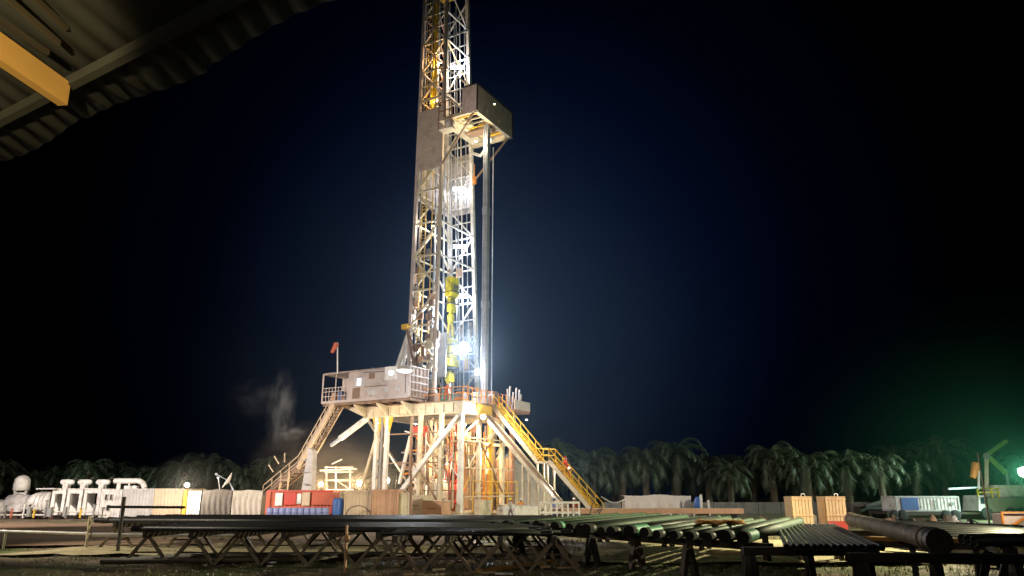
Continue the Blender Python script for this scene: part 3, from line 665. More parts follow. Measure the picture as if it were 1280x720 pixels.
# ============================================================ LEFT STAIR, SHUTTLE
t = thing('escape_stairs', 'dull beige steel stairs running down left from the driller cabin', 'stairs', at(370,640,72))
ta, tb_ = at(417,506,70), at(372,585,72.5); tc_, td_ = tb_, at(328,622,74)
sh = V((.55,1.2,0))
for nm, o_ in (('stringer',V((0,0,0))),('stringer',sh)):
    part(nm, MB().bar(ta+o_, tb_+o_, .16,.4), 'beige'); part(nm, MB().bar(tc_+o_, td_+o_, .16, .4), 'brown')
for i in range(20):
    q = ta.lerp(tb_, (i+.5)/20); part('tread', MB().bar(q, q+sh, .26, .05), 'brown')
for i in range(10):
    q = tc_.lerp(td_, (i+.5)/10); part('tread', MB().bar(q, q+sh, .26, .05), 'brown')
for o_ in (V((0,0,0)), sh):
    b = MB()
    for h in (.6,1.15):
        b.path([ta+o_+V((0,0,h)), tb_+o_+V((0,0,h)), td_+o_+V((0,0,h))], .05)
    for i in range(9): q = ta.lerp(tb_, i/8)+o_; b.tube(q, q+V((0,0,1.15)), .04, n=6)
    for i in range(5): q = tc_.lerp(td_, i/4)+o_; b.tube(q, q+V((0,0,1.15)), .04, n=6)
    part('handrail', b, 'beige')
b = MB(); b.bar(at(362,588,72.5), at(356,640,72.5), .12); b.bar(at(353,592,73), at(344,640,73), .12)
for y in (600,612,624): b.bar(at(360,y,72.5), at(348,y,73), .08)
part('support_frame', b, 'beige')
for (x,y,xe,ye) in ((349,580,343,570),(342,590,336,581),(356,578,356,566)): part('rail_stub', MB().bar(at(x,y,72), at(xe,ye,72), .1), 'beige')
t = thing('trough', 'pale grey riveted steel chute standing upright left of the rig', 'chute', at(382,645,70))
b = MB(); c4 = [at(372,645,70), at(388,645,70), at(391,563,69), at(385,560,69)]; b.hexa(c4+[v+V((.3,.4,0)) for v in c4]); part('plate', b, 'cgrey')
for y in (575,590,605): part('rung', MB().bar(at(378,y,69.2), at(387,y,69.2), .08), 'grey')

# ============================================================ LEFT YARD
def container(name, x0, x1, y0, Y, wd, Lm, label, ang=0, end='cgrey', cat='container', h=None, z0=.05, doors=False):
    """x0..x1 photo columns of the long front; Y depth; wd depth of box"""
    X0, X1 = gX(x0,Y), gX(x1,Y); Lx = X1-X0; H_ = (h or gZ(y0,Y)-z0)
    tt = thing(name, label, cat, (X0,Y,z0), ang, local=True)
    m_ = M[Lm]
    b = MB(); b.corr((.08,0.0,0),(Lx-.08,0.0,0),.14,H_-.12,(0,-1,0)); b.corr((Lx,.08,0),(Lx,wd-.08,0),.14,H_-.12,(1,0,0)); b.corr((Lx-.08,wd,0),(.08,wd,0),.14,H_-.12,(0,1,0)); b.corr((0,wd-.08,0),(0,.08,0),.14,H_-.12,(-1,0,0))
    b.build('side_wall', m_, tt, recalc=False)
    b = MB()
    for x in (0,Lx-.12):
        for y in (-.05,wd-.07): b.box(x,x+.12,y,y+.12,0,H_)
    for y in (-.05,wd-.07):
        b.box(.12,Lx-.12,y+.01,y+.11,0,.14); b.box(.12,Lx-.12,y+.01,y+.11,H_-.12,H_-.01)
    for x in (.01,Lx-.11):
        b.box(x,x+.1,.07,wd-.07,0,.13); b.box(x,x+.1,.07,wd-.07,H_-.12,H_-.01)
    b.build('frame', M[end], tt)
    MB().box(.02,Lx-.02,-.03,wd+.03,H_-.005,H_+.03).build('roof', m_, tt)
    if doors:
        b = MB()
        for k in range(4): b.tube((Lx*(.18+.21*k),-.07,.2),(Lx*(.18+.21*k),-.07,H_-.2),.025)
        b.build('lock_rod', M['galv'], tt)
    return tt
container('shipping_container', 152,191,611,68,5,'cgrey','pale grey ribbed container behind the black barrier bar', end='cgrey')
container('shipping_container', 191.5,227,611,68,5,'beige','beige ribbed container right of the pale grey container', end='beige')
tt = container('site_cabin', 125,151,612,68.5,4,'whitew','white control cabin with small windows left of the grey container', end='whitew', cat='cabin')
for i,(a,c,z) in enumerate(((.35,.6,1.5),(.8,1.05,1.5),(.6,.95,.6))): 
    w_ = MB().box(a,c,-.09,-.06,z,z+.55).build('window', M['cgrey'], tt); MB().box(a+.05,c-.05,-.1,-.092,z+.05,z+.5).build('pane', M['inner'], w_)
tt = container('site_cabin', 234,250,614,67,3,'whitew','narrow white cabin under the small lamp', end='whitew', cat='cabin', doors=True)
b = MB(); b.box(gX(228.5,67.5),gX(233,67.5),67.4,67.7,.1,gZ(612,67.5)); tag(b.build('signal_post', M['yellow']), 'broad yellow post between the beige container and the narrow white cabin', 'post')
def draped(name, x0, x1, y0, Y, dep, m, label, sag=.15, parts_frame=True):
    X0, X1 = gX(x0,Y), gX(x1,Y); H_ = gZ(y0,Y); nx, nz = 40, 10; b = MB(); vs = []
    for j in range(nz+1):
        for i in range(nx+1):
            f = i/nx; h = j/nz
            vs.append((X0+(X1-X0)*f, Y-.16*(1-h)*abs(math.sin(f*17+1.2*math.sin(h*3)))-.05*random.random(), .35+(H_-.35)*h-(.06*math.sin(f*9) if j==nz else 0)))
    for i in range(nx+1): vs.append((X0+(X1-X0)*i/nx, Y+dep, H_-.1*abs(math.sin(i))))
    fs = [(j*(nx+1)+i,j*(nx+1)+i+1,(j+1)*(nx+1)+i+1,(j+1)*(nx+1)+i) for j in range(nz+1) for i in range(nx)]
    t_ = thing(name, label, 'shelter', (X0,Y,0)); b.add(vs, fs, True); b.build('cover', M[m], t_)
    b = MB()
    for x in (X0+.05,X1-.05):
        for y in (Y+.1,Y+dep-.1): MB().box(x-.04,x+.04,y-.04,y+.04,0,H_-.1).build('post', M['dark'], t_)
    MB().box(X0+.1,X1-.1,Y+.2,Y+dep-.2,.1,H_-.4).build('load', M['gtarp'], t_)
    return t_
draped('tarped_shelter', 252,289,612,67,3,'gtarp','dark grey tarpaulin shelter right of the small lamp')
draped('tarped_shelter', 290,327,613,66.5,3,'tarp','cream tarpaulin shelter beside the red container')
tt = thing('satellite_dish', 'small white satellite dish on top of the tarpaulin shelters', 'dish', at(291,613,67))
c = at(284,600,67); d = V((-.75,-.35,.45)).normalized(); MB().tube(c, c-d*.22, .75, .2, 18).build('dish', M['whitew'], tt)
MB().tube(c, c+d*1.0, .03).tube(c+d*.95,c+d*1.15,.1).build('feed_arm', M['galv'], tt); MB().tube(at(292,613,67), c-d*.15, .06).build('mount', M['galv'], tt)
tt = tag(MB().tube(at(275,613,67), at(273,597,67), .03).lathe(at(273,597,67),[(.02,-.12),(.14,0),(.02,.12)],10).build('antenna', M['whitew']), 'small white ball antenna left of the satellite dish', 'antenna')
# red container with panels
tt = container('cargo_container', 332,415,613,62,2.4,'redor','orange red open shelved container with pale blue drums along its foot', end='red')
Lx = gX(415,62)-gX(332,62); 
for x0_, x1_, mm, z0_, z1_ in ((.75,1.35,'whitew',1.15,2.15),(1.45,2.45,'red',1.2,2.2),(2.5,2.85,'whitew',1.3,2.1),(2.9,3.55,'beige',1.15,2.2),(3.7,5.5,'redor',1.2,2.2)):
    MB().box(x0_,x1_,-.14,-.06,z0_,z1_).build('panel', M[mm], tt, bevel=.03)
MB().box(.0,.35,-.1,-.06,.1,2.3).build('panel', M['redor'], tt)
nd = 10
for i in range(nd):
    X = gX(338+i*7.7,60.6); b = MB(); b.lathe((X,60.6,.1), [(.24,0),(.26,.03),(.25,.3),(.27,.32),(.25,.34),(.25,.62),(.27,.64),(.25,.66),(.26,.95),(.24,.98)], 16)
    tag(b.build('drum', M['lav']), 'pale blue drum in the row before the orange red container', 'drum', 'pale blue drums before the red container')
for i in range(2): tag(MB().lathe((gX(420+i*5,61),61,.1),[(.28,0),(.29,.5),(.29,1.5),(.2,1.7)],14).build('drum', M['blue']), ['dark blue tall drum just right of the red container','dark blue tall drum nearest the tan container'][i], 'drum')
# tan container
container('cargo_container', 430,464,613,60.5,2.6,'beige','beige pink container right of the blue drums', end='beige')
container('cargo_container', 464.5,498,612,60.2,2.6,'tan','rust tan container left of the cream bin', end='tan')
container('waste_bin', 499,512,616,60.4,1.5,'cream','narrow cream steel bin right of the tan container', end='cream', cat='bin')
tag(MB().path([at(448+20*math.cos(a_)*.8-0, 646-14*math.sin(a_), 59.6) for a_ in [math.pi*i/10 for i in range(11)]], .035).build('hoop', M['dark']), 'thin dark hoop leaning before the beige pink container', 'hoop')
tag(MB().bar(at(514,592,59), at(513,650,59), .14).build('marker_post', M['redbrown']), 'thin dark red post before the rig base', 'post')
# white scaffold frame with platform
t = thing('scaffold_tower', 'white steel scaffold frame glowing between the left stairs and rig base', 'scaffold', at(425,645,78))
b = MB()
for x in (408,420,438):
    for Y in (78,80): b.bar(at(x,583,Y), at(x,646,Y), .13)
for y in (584,590,600,612): b.bar(at(406,y,78), at(442,y,78), .1); b.bar(at(408,y,78), at(408,y,80), .1)
b.bar(at(400,588,78), at(446,586,78), .16); b.bar(at(420,600,78), at(438,612,78), .07); b.bar(at(415,580,78), at(428,574,78), .1); part('frame', b, 'whitew')
part('platform', MB().box(gX(406,79),gX(442,79),78,80.2,gZ(601,79)-.05,gZ(601,79)), 'beige')
tt = container('site_cabin', 520,560,590,84,3,'whitew','white cabin visible through the rig base', end='whitew', cat='cabin')
# ---- engine / tank row far left
t = thing('vertical_tank', 'tall white capsule tank standing alone at the far left', 'tank', (gX(23,70),70,0))
c = V((gX(23,70),70,0)); b = MB(); b.lathe(c+V((0,0,gZ(611,70))), [(.05,1.22),(.4,1.12),(.62,.85),(.66,.5),(.66,-.1),(.55,-.15)], 20); part('tank_top', b, 'whitew')
b = MB()
for dx in (-.5,.5): b.box(c.x+dx-.07,c.x+dx+.07,69.9,70.1,.8,gZ(611,70))
b.box(c.x-.5,c.x+.5,69.9,70.1,gZ(617,70),gZ(615.5,70)); part('stand', b, 'whitew')
b = MB(); b.lathe((c.x,70,1.3), [(.2,-1.0),(.75,-.85),(.8,0),(.8,.0),(.75,.85),(.2,1.0)], 20, 'x'); part('tank_body', b, 'whitew'); part('base', MB().box(c.x-.9,c.x+.9,69.5,70.5,0,.55), 'dark')
t = thing('white_tank', 'white round tank cut by the left edge of the picture', 'tank', (gX(-3,70),70,0))
MB().lathe((gX(-3,70),70,.7), [(.3,-1.2),(.9,-.9),(.95,0),(.9,.75),(.3,1.0)], 18, 'x').build('tank_body', M['whitew'], t); MB().box(gX(-3,70)-1,gX(-3,70)+.7,69.6,70.4,0,.3).build('base', M['dark'], t)
t = thing('domed_tank', 'white ribbed dome ended tank left of the engine houses', 'tank', (gX(50,69),69,0))
x_ = gX(50,69); MB().lathe((x_,69,1.35), [(.2,-1.0),(.7,-.8),(.9,-.3),(.9,.8)], 20, 'x').build('tank_body', M['whitew'], t)
for k in (0,.35,.7): MB().lathe((x_,69,1.35), [(.9,k-.04),(.97,k-.03),(.97,k+.03),(.9,k+.04)], 20, 'x').build('rib', M['cgrey'], t)
MB().box(x_-.9,x_+.9,68.4,69.6,0,.5).build('base', M['dark'], t); MB().box(x_-.3,x_+1.4,68.5,69.5,2.5,2.62).build('canopy', M['cgrey'], t)
for i,(xa,xb) in enumerate(((63,80),(82,101),(103,124))):
    lab = ['white framed engine house nearest the domed tank','white framed engine house in the middle of the three','white framed engine house next to the white control cabin'][i]
    Y = 69; X0, X1 = gX(xa,Y), gX(xb,Y); zt = gZ(612-.3*i,Y)
    t = thing('engine_house', lab, 'machine', (X0,Y,0))
    b = MB(); b.box(X0,X0+.28,Y,Y+3,.3,zt); b.box(X1-.28,X1,Y,Y+3,.3,zt); b.box(X0+.28,X1-.28,Y+.01,Y+2.99,zt-.35,zt-.01); b.box(X0+.28,X1-.28,Y+2.8,Y+2.9,.3,zt-.36); part('frame', b, 'whitew')
    part('roof', MB().box(X0-.08,X1+.02,Y-.1,Y+3.1,zt,zt+.08), 'whitew')
    part('bay', MB().box(X0+.28,X1-.28,Y+1.4,Y+1.5,.45,zt-.36), 'inner')
    a = [(X0+.28,Y+.2,.3),(X1-.3,Y+.2,.3),(X1-.5,Y+.2,.75),(X0+.3,Y+.2,1.45 if i != 1 else 1.2)]; b = MB(); b.hexa([V(v) for v in a]+[V(v)+V((0,.5,0)) for v in a]); part('engine_cowl', b, 'whitew')
    part('skid', MB().box(X0,X1,Y-.05,Y+3,.0,.3), 'dark')
for i,(xa,xb) in enumerate(((71,89),(93,111),(116,134))):
    Y = 70; zc = gZ(602.5,Y); X0, X1 = gX(xa,Y), gX(xb,Y); t = thing('exhaust_silencer', ['white exhaust silencer, leftmost above the engine houses','white exhaust silencer, middle above the engine houses','white exhaust silencer next to the arched pipe'][i], 'exhaust', (X0,Y,gZ(612,Y)))
    part('silencer', MB().lathe((X0,Y,zc), [(.08,0),(.2,.1),(.25,.25),(.25,X1-X0-.3),(.2,X1-X0-.1),(.06,X1-X0)], 14, 'x'), 'whitew')
    part('stack', MB().box(X0+.35,X0+.8,Y-.2,Y+.2,gZ(613,Y),zc-.1), 'whitew', bevel=.04); part('cap', MB().tube((X1-.2,Y,zc+.2),(X1+.15,Y,zc+.42),.1), 'dark'); part('clamp', MB().tube((X0+.95,Y,zc-.2),(X0+.95,Y,gZ(613,Y)),.06), 'grey')
Y = 70; zc = gZ(601,Y); tag(MB().path([(gX(139,Y),Y,zc),(gX(170,Y),Y,zc),(gX(175,Y),Y,zc-.2),(gX(178,Y),Y,zc-.6),(gX(178,Y),Y,gZ(613,Y))], .24, 12).tube((gX(145,Y),Y,zc),(gX(145,Y),Y,gZ(613,Y)),.18).tube((gX(158,Y),Y,zc),(gX(158,Y),Y,gZ(613,Y)),.08).box(gX(150,Y),gX(166,Y),Y+.3,Y+.7,gZ(612,Y),gZ(607,Y)).build('arched_duct', M['whitew']), 'thick white arched duct over the pale grey container', 'duct')
t = thing('pipe_manifold', 'low white pipework with valves in front of the tanks and engine houses', 'manifold', (gX(40,67.5),67.5,0))
for k, (x, h) in enumerate(((8,1.1),(16,.8),(31,1.3),(44,.7),(58,1.5),(66,.9),(84,1.0),(102,.8),(118,1.2))):
    part('valve', MB().tube((gX(x,67.5),67.5,.1),(gX(x,67.5),67.5,h),.08).lathe((gX(x,67.5),67.5,h),[(.03,0),(.2,.02),(.2,.06),(.03,.08)],10), ['grey','redor','white','yellow'][k%4])
for z, x0_, x1_ in ((.35,0,62),(.6,55,124),(.9,28,48)): part('pipe', MB().tube((gX(x0_,67.6),67.6,z),(gX(x1_,67.6),67.6,z),.07), 'white')
for x, w_ in ((36,.3),(61,.4),(81,.25)): part('valve_box', MB().box(gX(x,67.4),gX(x,67.4)+w_,67.2,67.5,.2,1.0), 'grey', bevel=.02)
# barrier rail, post, fence
t = thing('pipe_rail', 'long low whitish pipe rail across the dirt at far left', 'rail', (gX(50,32),32,0))
part('rail', MB().tube((gX(-12,32),32,gZ(663.5,32)), (gX(115,32),32,gZ(667,32)), .06), 'whitew'); part('post', MB().tube((gX(112,32),32,0),(gX(112,32),32,gZ(645,32)),.06), 'cream'); part('post', MB().tube((gX(10,32),32,0),(gX(10,32),32,gZ(664,32)),.05), 'cream')
t = thing('barrier_gate', 'dark upright post with a thin black bar reaching right', 'barrier', (gX(152,30),30,0))
part('post', MB().tube((gX(152,30),30,0),(gX(151,30),30,gZ(621,30)),.07), 'dark'); part('bar', MB().tube((gX(133,30),30,gZ(633.5,30)),(gX(229,30),30,gZ(634,30)),.05), 'black')
part('rail', MB().tube((gX(118,30.5),30.5,gZ(668,30.5)),(gX(300,30.5),30.5,gZ(670,30.5)),.07), 'cgrey')

# ============================================================ RIGHT YARD
t = thing('concrete_wall', 'low grey concrete wall running behind the right yard', 'wall', (gX(980,84),84,0))
for k in range(14):
    x0_ = gX(752+k*28,84); x1_ = gX(752+(k+1)*28,84)-.06; part('panel', MB().box(x0_,x1_,84,84.25,0,gZ(627.5+.3*random.random(),84)), 'conc')
draped('tarped_skid', 781,864,619,64,2.4,'tarpw','long skid unit under a white and peach tarpaulin behind the catwalk')
tag(MB().lathe((gX(873,63),63,.6),[(.1,0),(.34,.1),(.36,.9),(.2,1.25),(.1,1.3)],12).build('wrapped_bundle', M['blue']), 'dark blue wrapped bundle standing right of the white tarpaulin', 'bundle')
for i,(x,y0) in enumerate(((877,618),(886,625))): tag(MB().tube((gX(x,62),62,0),(gX(x,62),62,gZ(y0,62)),.1).build('bollard', M['whitew']), ['taller white post beside the blue bundle','shorter white post right of the blue bundle'][i], 'post')
tag(MB().path([at(752,621,61)+V((0,0,-.35*math.sin(math.pi*i/8)))+(at(781,624,63)-at(752,621,61))*(i/8) for i in range(9)], .04).build('cable', M['whitew']), 'pale cable sagging from the stair foot to the white tarpaulin', 'cable')
tag(MB().path([at(752,636,57),at(745,648,56),at(742,650,56)], .05).tube(at(737,644,50),at(741,628,50),.04).build('hose', M['dark']), 'thin dark hose end standing before the catwalk', 'hose')
for i,(xa,xb) in enumerate(((991,1016),(1033,1058))):
    Y = 45; X0, X1 = gX(xa,Y), gX(xb,Y); zt = gZ(621.5,Y)
    t = thing('timber_crate', ['pale slatted crate, left one of two behind the dark drill pipes','pale slatted crate, right one of two, redder at its foot'][i], 'crate', (X0,Y,0), group='pale slatted crates')
    ns = 6
    for k in range(ns): part('slat', MB().box(X0+k*(X1-X0)/ns+.015,X0+(k+1)*(X1-X0)/ns-.015,Y,Y+.03,.1,zt), 'crate')
    for k in range(ns): part('slat', MB().box(X0+k*(X1-X0)/ns+.015,X0+(k+1)*(X1-X0)/ns-.015,Y+1.2,Y+1.23,.1,zt), 'crate')
    part('batten', MB().box(X0-.02,X1+.02,Y-.04,Y-.005,zt-.14,zt-.04), 'crate'); part('batten', MB().box(X0-.02,X1+.02,Y-.04,Y-.005,.9,1.0), 'crate'); part('side', MB().box(X0-.02,X0+.0,Y+.04,Y+1.19,.1,zt), 'crate'); part('side', MB().box(X1,X1+.02,Y+.04,Y+1.19,.1,zt), 'crate')
    part('lid', MB().box(X0-.03,X1+.03,Y-.03,Y+1.25,zt+.003,zt+.05), 'crate'); part('lifting_eye', MB().path([(X0+.75,Y+.5,zt+.05),(X0+.8,Y+.5,zt+.2),(X0+.95,Y+.5,zt+.2),(X0+1,Y+.5,zt+.05)],.03), 'whitew')
    if i == 1: part('red_skirt', MB().box(X0+.02,X1-.02,Y-.06,Y-.045,.1,.62), 'red')
tt = container('flat_container', 1120,1200,620.5,64,2.4,'whitew','low blue and white ribbed container on a dark trailer bed', end='cgrey', z0=.72)
MB().box(.45,1.85,-.1,-.055,.12,1.1).build('panel', M['blue'], tt); MB().box(4.5,4.9,-.1,-.055,.5,.75).build('panel', M['grey'], tt); MB().box(3.3,3.42,-.1,-.055,.2,.95).build('panel', M['grey'], tt)
t = thing('trailer_bed', 'dark flat trailer bed under the blue and white container', 'trailer', (gX(1150,64),64,0))
part('bed', MB().box(gX(1106,64),gX(1204,64),63.8,66.5,.5,.7), 'dark')
for x in (1116,1126,1180,1192):
    wh = part('wheel', MB().lathe((gX(x,64),63.9,.42),[(.18,-.14),(.4,-.14),(.42,-.1),(.42,.1),(.4,.14),(.18,.14)],18,'y'), 'rubber')
t = thing('windsock', 'orange windsock on a short white pole near the crane truck', 'windsock', at(1223,610,66))
MB().tube(at(1223,612,66), at(1223,588,66), .1).build('pole', M['whitew'], t); MB().tube(at(1220,579,66), at(1216,597,66), .34,.24, 12).build('sock', M['orange'], t)
tag(MB().tube(at(1234,566,60), at(1235,662,44), .05).build('lamp_pole', M['cgrey']) if False else MB().tube((gX(1234,52),52,0),(gX(1234,52),52,gZ(566,52)),.07,.05).build('thin_pole', M['cream']), 'thin pale upright pole in front of the crane truck', 'pole')
# crane truck
Y = 66; t = thing('crane_truck', 'olive crane truck with a folded lime boom at the right edge', 'truck', (gX(1262,Y),Y,0))
X0, X1 = gX(1224,Y), gX(1300,Y)
part('body', MB().box(X0+.8,X1,Y,Y+2.4,gZ(640,Y),gZ(622,Y)), 'olive', bevel=.05); 
b = MB(); b.hexa([V(v) for v in ((X0-.1,Y,.7),(X0+.75,Y,.7),(X0+.75,Y+2.4,.7),(X0-.1,Y+2.4,.7),(X0+.15,Y+.05,2.0),(X0+.75,Y+.05,2.0),(X0+.75,Y+2.35,2.0),(X0+.15,Y+2.35,2.0))]); part('cab', b, 'whitew', bevel=.04)
w_ = part('windscreen', MB().box(X0+.2,X0+.65,Y-.03,Y-.0,1.3,1.85), 'glass')
for x in (1232,1262,1274): part('wheel', MB().lathe((gX(x,Y),Y-.05,.5),[(.2,-.14),(.46,-.14),(.5,-.1),(.5,.1),(.46,.14),(.2,.14)],18,'y'), 'rubber')
b = MB(); b.box(X0+.1,X0+2.0,Y+.1,Y+.2,gZ(616,Y),gZ(614.6,Y)); b.box(X0+.1,X0+2.0,Y+.1,Y+.2,gZ(611,Y),gZ(609.6,Y))
for k in range(4): b.box(X0+.1+k*.6,X0+.2+k*.6,Y+.1,Y+.2,gZ(622,Y),gZ(609.6,Y))
part('yellow_rail', b, 'lemon'); part('deck_house', MB().box(gX(1250,Y),gX(1300,Y),Y+.4,Y+2,gZ(622,Y),gZ(606,Y)), 'whitew', bevel=.06)
part('boom_post', MB().bar(at(1233,610,Y+1), at(1233,571,Y+1), .3), 'cream'); part('boom', MB().bar(at(1231,570,Y+1), at(1258,551,Y+1), .28), 'lime'); part('boom', MB().bar(at(1235,571,Y+1), at(1258,592,Y+1), .34), 'lime'); part('boom_pin', MB().tube(at(1233,570,Y+.7), at(1233,570,Y+1.3), .3), 'grey')
part('jib', MB().bar(at(1185,611,Y), at(1226,609,Y), .14), 'galv'); part('winch', MB().bar(at(1258,592,Y+1), at(1260,606,Y+1), .2), 'galv')
Y = 40; t = thing('timber_crate', 'orange braced timber crate at the right edge before the truck', 'crate', (gX(1270,Y),Y,0))
X0, X1 = gX(1252,Y), gX(1290,Y); b = MB(); b.box(X0,X0+.1,Y,Y+.1,.2,gZ(641,Y)); b.box(X1-.1,X1,Y,Y+.1,.2,gZ(641,Y)); b.box(X0,X1,Y-.01,Y+.1,gZ(641,Y)+.001,gZ(639.5,Y)); b.box(X0,X1,Y-.01,Y+.1,.1,.2); b.bar((X0,Y+.05,.3),(X1,Y+.05,gZ(642,Y)),.1); part('frame', b, 'orange')
part('panel', MB().box(X0+.1,X1-.1,Y+.12,Y+1,.2,gZ(642,Y)), 'pink')
for i,(x,Y,h) in enumerate(((1192,46,.9),(1140,48,.5),(1165,50,.8),(1100,46,.6),(1208,42,.7))):
    tag(MB().lathe((gX(x,Y),Y,0),[(.2,0),(.22,.05),(.22,h*.5),(.16,h*.8),(.07,h)],10).build('ground_drum', M[['white','cgrey','tan','conc','grey'][i]]), ['small white canister standing alone right of the big casing pipe','small pale grey canister under the trailer bed','small tan canister near the trailer wheels','dull concrete coloured canister left of the trailer','small grey canister before the crane truck'][i], 'canister')
tag(MB().box(gX(1075,70),gX(1108,70),70,71.5,.0,1.0).bar((gX(1080,70),69.8,1.0),(gX(1104,70),69.8,1.5),.3).tube((gX(1085,70),69.8,.4),(gX(1100,70),69.8,.4),.4).build('scrap_pile', M['dark']), 'dark heap of scrap steel left of the trailer', 'scrap')
for i in range(16):
    x = random.uniform(820,1240); Y = random.uniform(48,62); w_ = random.uniform(.25,.7); h = random.uniform(.2,.7); X = gX(x,Y)
    if i % 2: b = MB().box(X,X+w_,Y,Y+.5,0,h).box(X+.05,X+w_-.05,Y+.05,Y+.45,h,h+.06)
    else: b = MB().lathe((X,Y,0), [(w_*.4,0),(w_*.45,h*.4),(w_*.3,h),(w_*.1,h+.05)], 10).tube((X,Y,h),(X+w_,Y,h*.6),.04)
    tag(b.build('yard_scrap', M[random.choice(['cream','tan','grey','brown','conc','whitew','redbrown'])]), 'small odd piece of yard clutter lying before the concrete wall', 'scrap', 'clutter in the right yard')
# further dark pipe rows lying in the right mid field
for i in range(9):
    Y = 27+i*1.25; a = V((gX(1095,Y)+i*.3, Y+2.5, .55+.02*i)); c = V((gX(1300,Y), Y-2.0, .55))
    tag(MB().hollow(a, c, .17, .14, 10).build('dark_pipe', M['black']), 'long black pipe lying in the right field beyond the big casing', 'pipe', 'black pipes lying in the right field')
for x in (1120,1180,1240,1290):
    tag(MB().box(gX(x,32)-.1,gX(x,32)+.1,25.5,38.5,.0,.36).build('sleeper', M['dark']), 'dark timber sleeper carrying the black pipes in the right field', 'sleeper', 'sleepers under the black pipes')

# ============================================================ PIPE RACKS
RH = 1.0
def trestle(a, c, label, group, leg_n=3, top='dark', splay=.42, lw=.09, w=.16, name='pipe_trestle', leg='dark'):
    """saw-horse beam from a to c (plan points), legs in A pairs"""
    a, c = V((a[0],a[1],0)), V((c[0],c[1],0)); d = (c-a).normalized(); n_ = V((d.y,-d.x,0))
    tt = thing(name, label, 'trestle', (a+c)/2, group=group); ln = (c-a).length
    MB().bar(a+V((0,0,RH-.09)), c+V((0,0,RH-.09)), w, .18).build('top_beam', M[top], tt)
    for k in range(leg_n):
        o = a+d*(ln*(.06+.88*k/(leg_n-1)))
        for s_ in (-1,1): MB().bar(o+V((0,0,RH-.17))+n_*s_*.04, o+n_*s_*splay, lw, up=d).build('leg', M[leg], tt)
        MB().bar(o+n_*-splay*.62+V((0,0,.36)), o+n_*splay*.62+V((0,0,.36)), .05, up=d).build('cross_tie', M['dark'], tt)
    return tt
# left bays: pipes lie across the picture, trestles run away from the camera
lg = 'dark trestles of the left racks'
ang = R(-4); dL = V((math.cos(ang), math.sin(ang), 0)); nL = V((-dL.y, dL.x, 0))
def bay(c0, ln, dep, nx, npipe, rr, plabel, pgroup, tlabel, jit=.5, m='black'):
    c0 = V((*c0,0))
    for k in range(nx):
        a = c0+dL*(ln*(.04+.92*k/(nx-1))); trestle(a, a+nL*dep, tlabel, lg, 2, splay=.74, leg='legs')
    for k in range(npipe):
        a = c0+nL*(.12+(dep-.24)*k/(npipe-1))+V((0,0,RH+rr+.002))+dL*random.uniform(-jit,jit)
        b = MB(); b.hollow(a, a+dL*ln, rr, rr*.8, 12); b.tube(a+dL*.02,a+dL*.35,rr*1.02+.012,n=12,cap=False); b.tube(a+dL*(ln-.35),a+dL*(ln-.02),rr*1.02+.012,n=12,cap=False)
        tag(b.build('drill_pipe', M[m]), plabel, 'pipe', pgroup)
bay((-12.3,25.0), 13.2, 4.0, 9, 12, .085, 'black drill pipe lying crosswise on the nearest left rack', 'pipes on the near left rack', 'dark A shaped trestle under the nearest left rack')
bay((-17.0,31.8), 18.5, 5.6, 7, 13, .10, 'black pipe lying crosswise on the second left rack further back', 'pipes on the second left rack', 'dark A shaped trestle under the second left rack')
bay((-3.6,22.6), 5.0, 2.2, 4, 4, .07, 'black pipe on the short low rack at bottom centre', 'pipes on the short centre rack', 'dark A shaped trestle of the short centre rack')
# middle rack: greenish pipes pointing away to the right
dM = V((.45,.893,0)).normalized()
A0, A1 = V((-.6,27.6,0)), V((5.6,18.9,0)); NM = 20
for k in range(NM):
    f = k/(NM-1); a = A0.lerp(A1, f)-dM*random.uniform(-.35,.35); rr = random.choice([.11,.13,.15]) ; a.z = RH+rr+.002+(.0)
    col_ = 'gpipe' if k % 5 not in (2,) else 'black'
    tt = thing('casing_pipe', 'green grey casing pipe on the middle rack pointing away to the right', 'pipe', a, group='casing pipes on the middle rack')
    MB().hollow(a, a+dM*12, rr, rr*.86, 16).build('pipe_body', M[col_], tt)
    MB().tube(a+dM*.25, a+dM*(1.5 if k in (12,13,19) else .5), rr+.008, n=16, cap=False).build('coupling', M['gband' if k in (6,12,13,19) else 'black'], tt)
    MB().tube(a-dM*.04, a+dM*.3, rr+.008, n=18).build('dark_mouth_cap', M['cap'], tt)  # solid black cap added for the dark inside the pipe mouth
    MB().tube(a+dM*11.6, a+dM*11.95, rr+.012, n=14).build('thread_protector', M['gpipe'], tt)
for off_, nn in ((.9,'near'),(9.8,'far')):
    a, c = A0+dM*off_, A1+dM*off_+(A1-A0).normalized()*.6
    trestle(a, c, {'near':'dark trestle under the near ends of the middle green pipes','far':'dark trestle under the far ends of the middle green pipes'}[nn], 'trestles of the right racks', 6, lw=.15, w=.24, splay=.26)
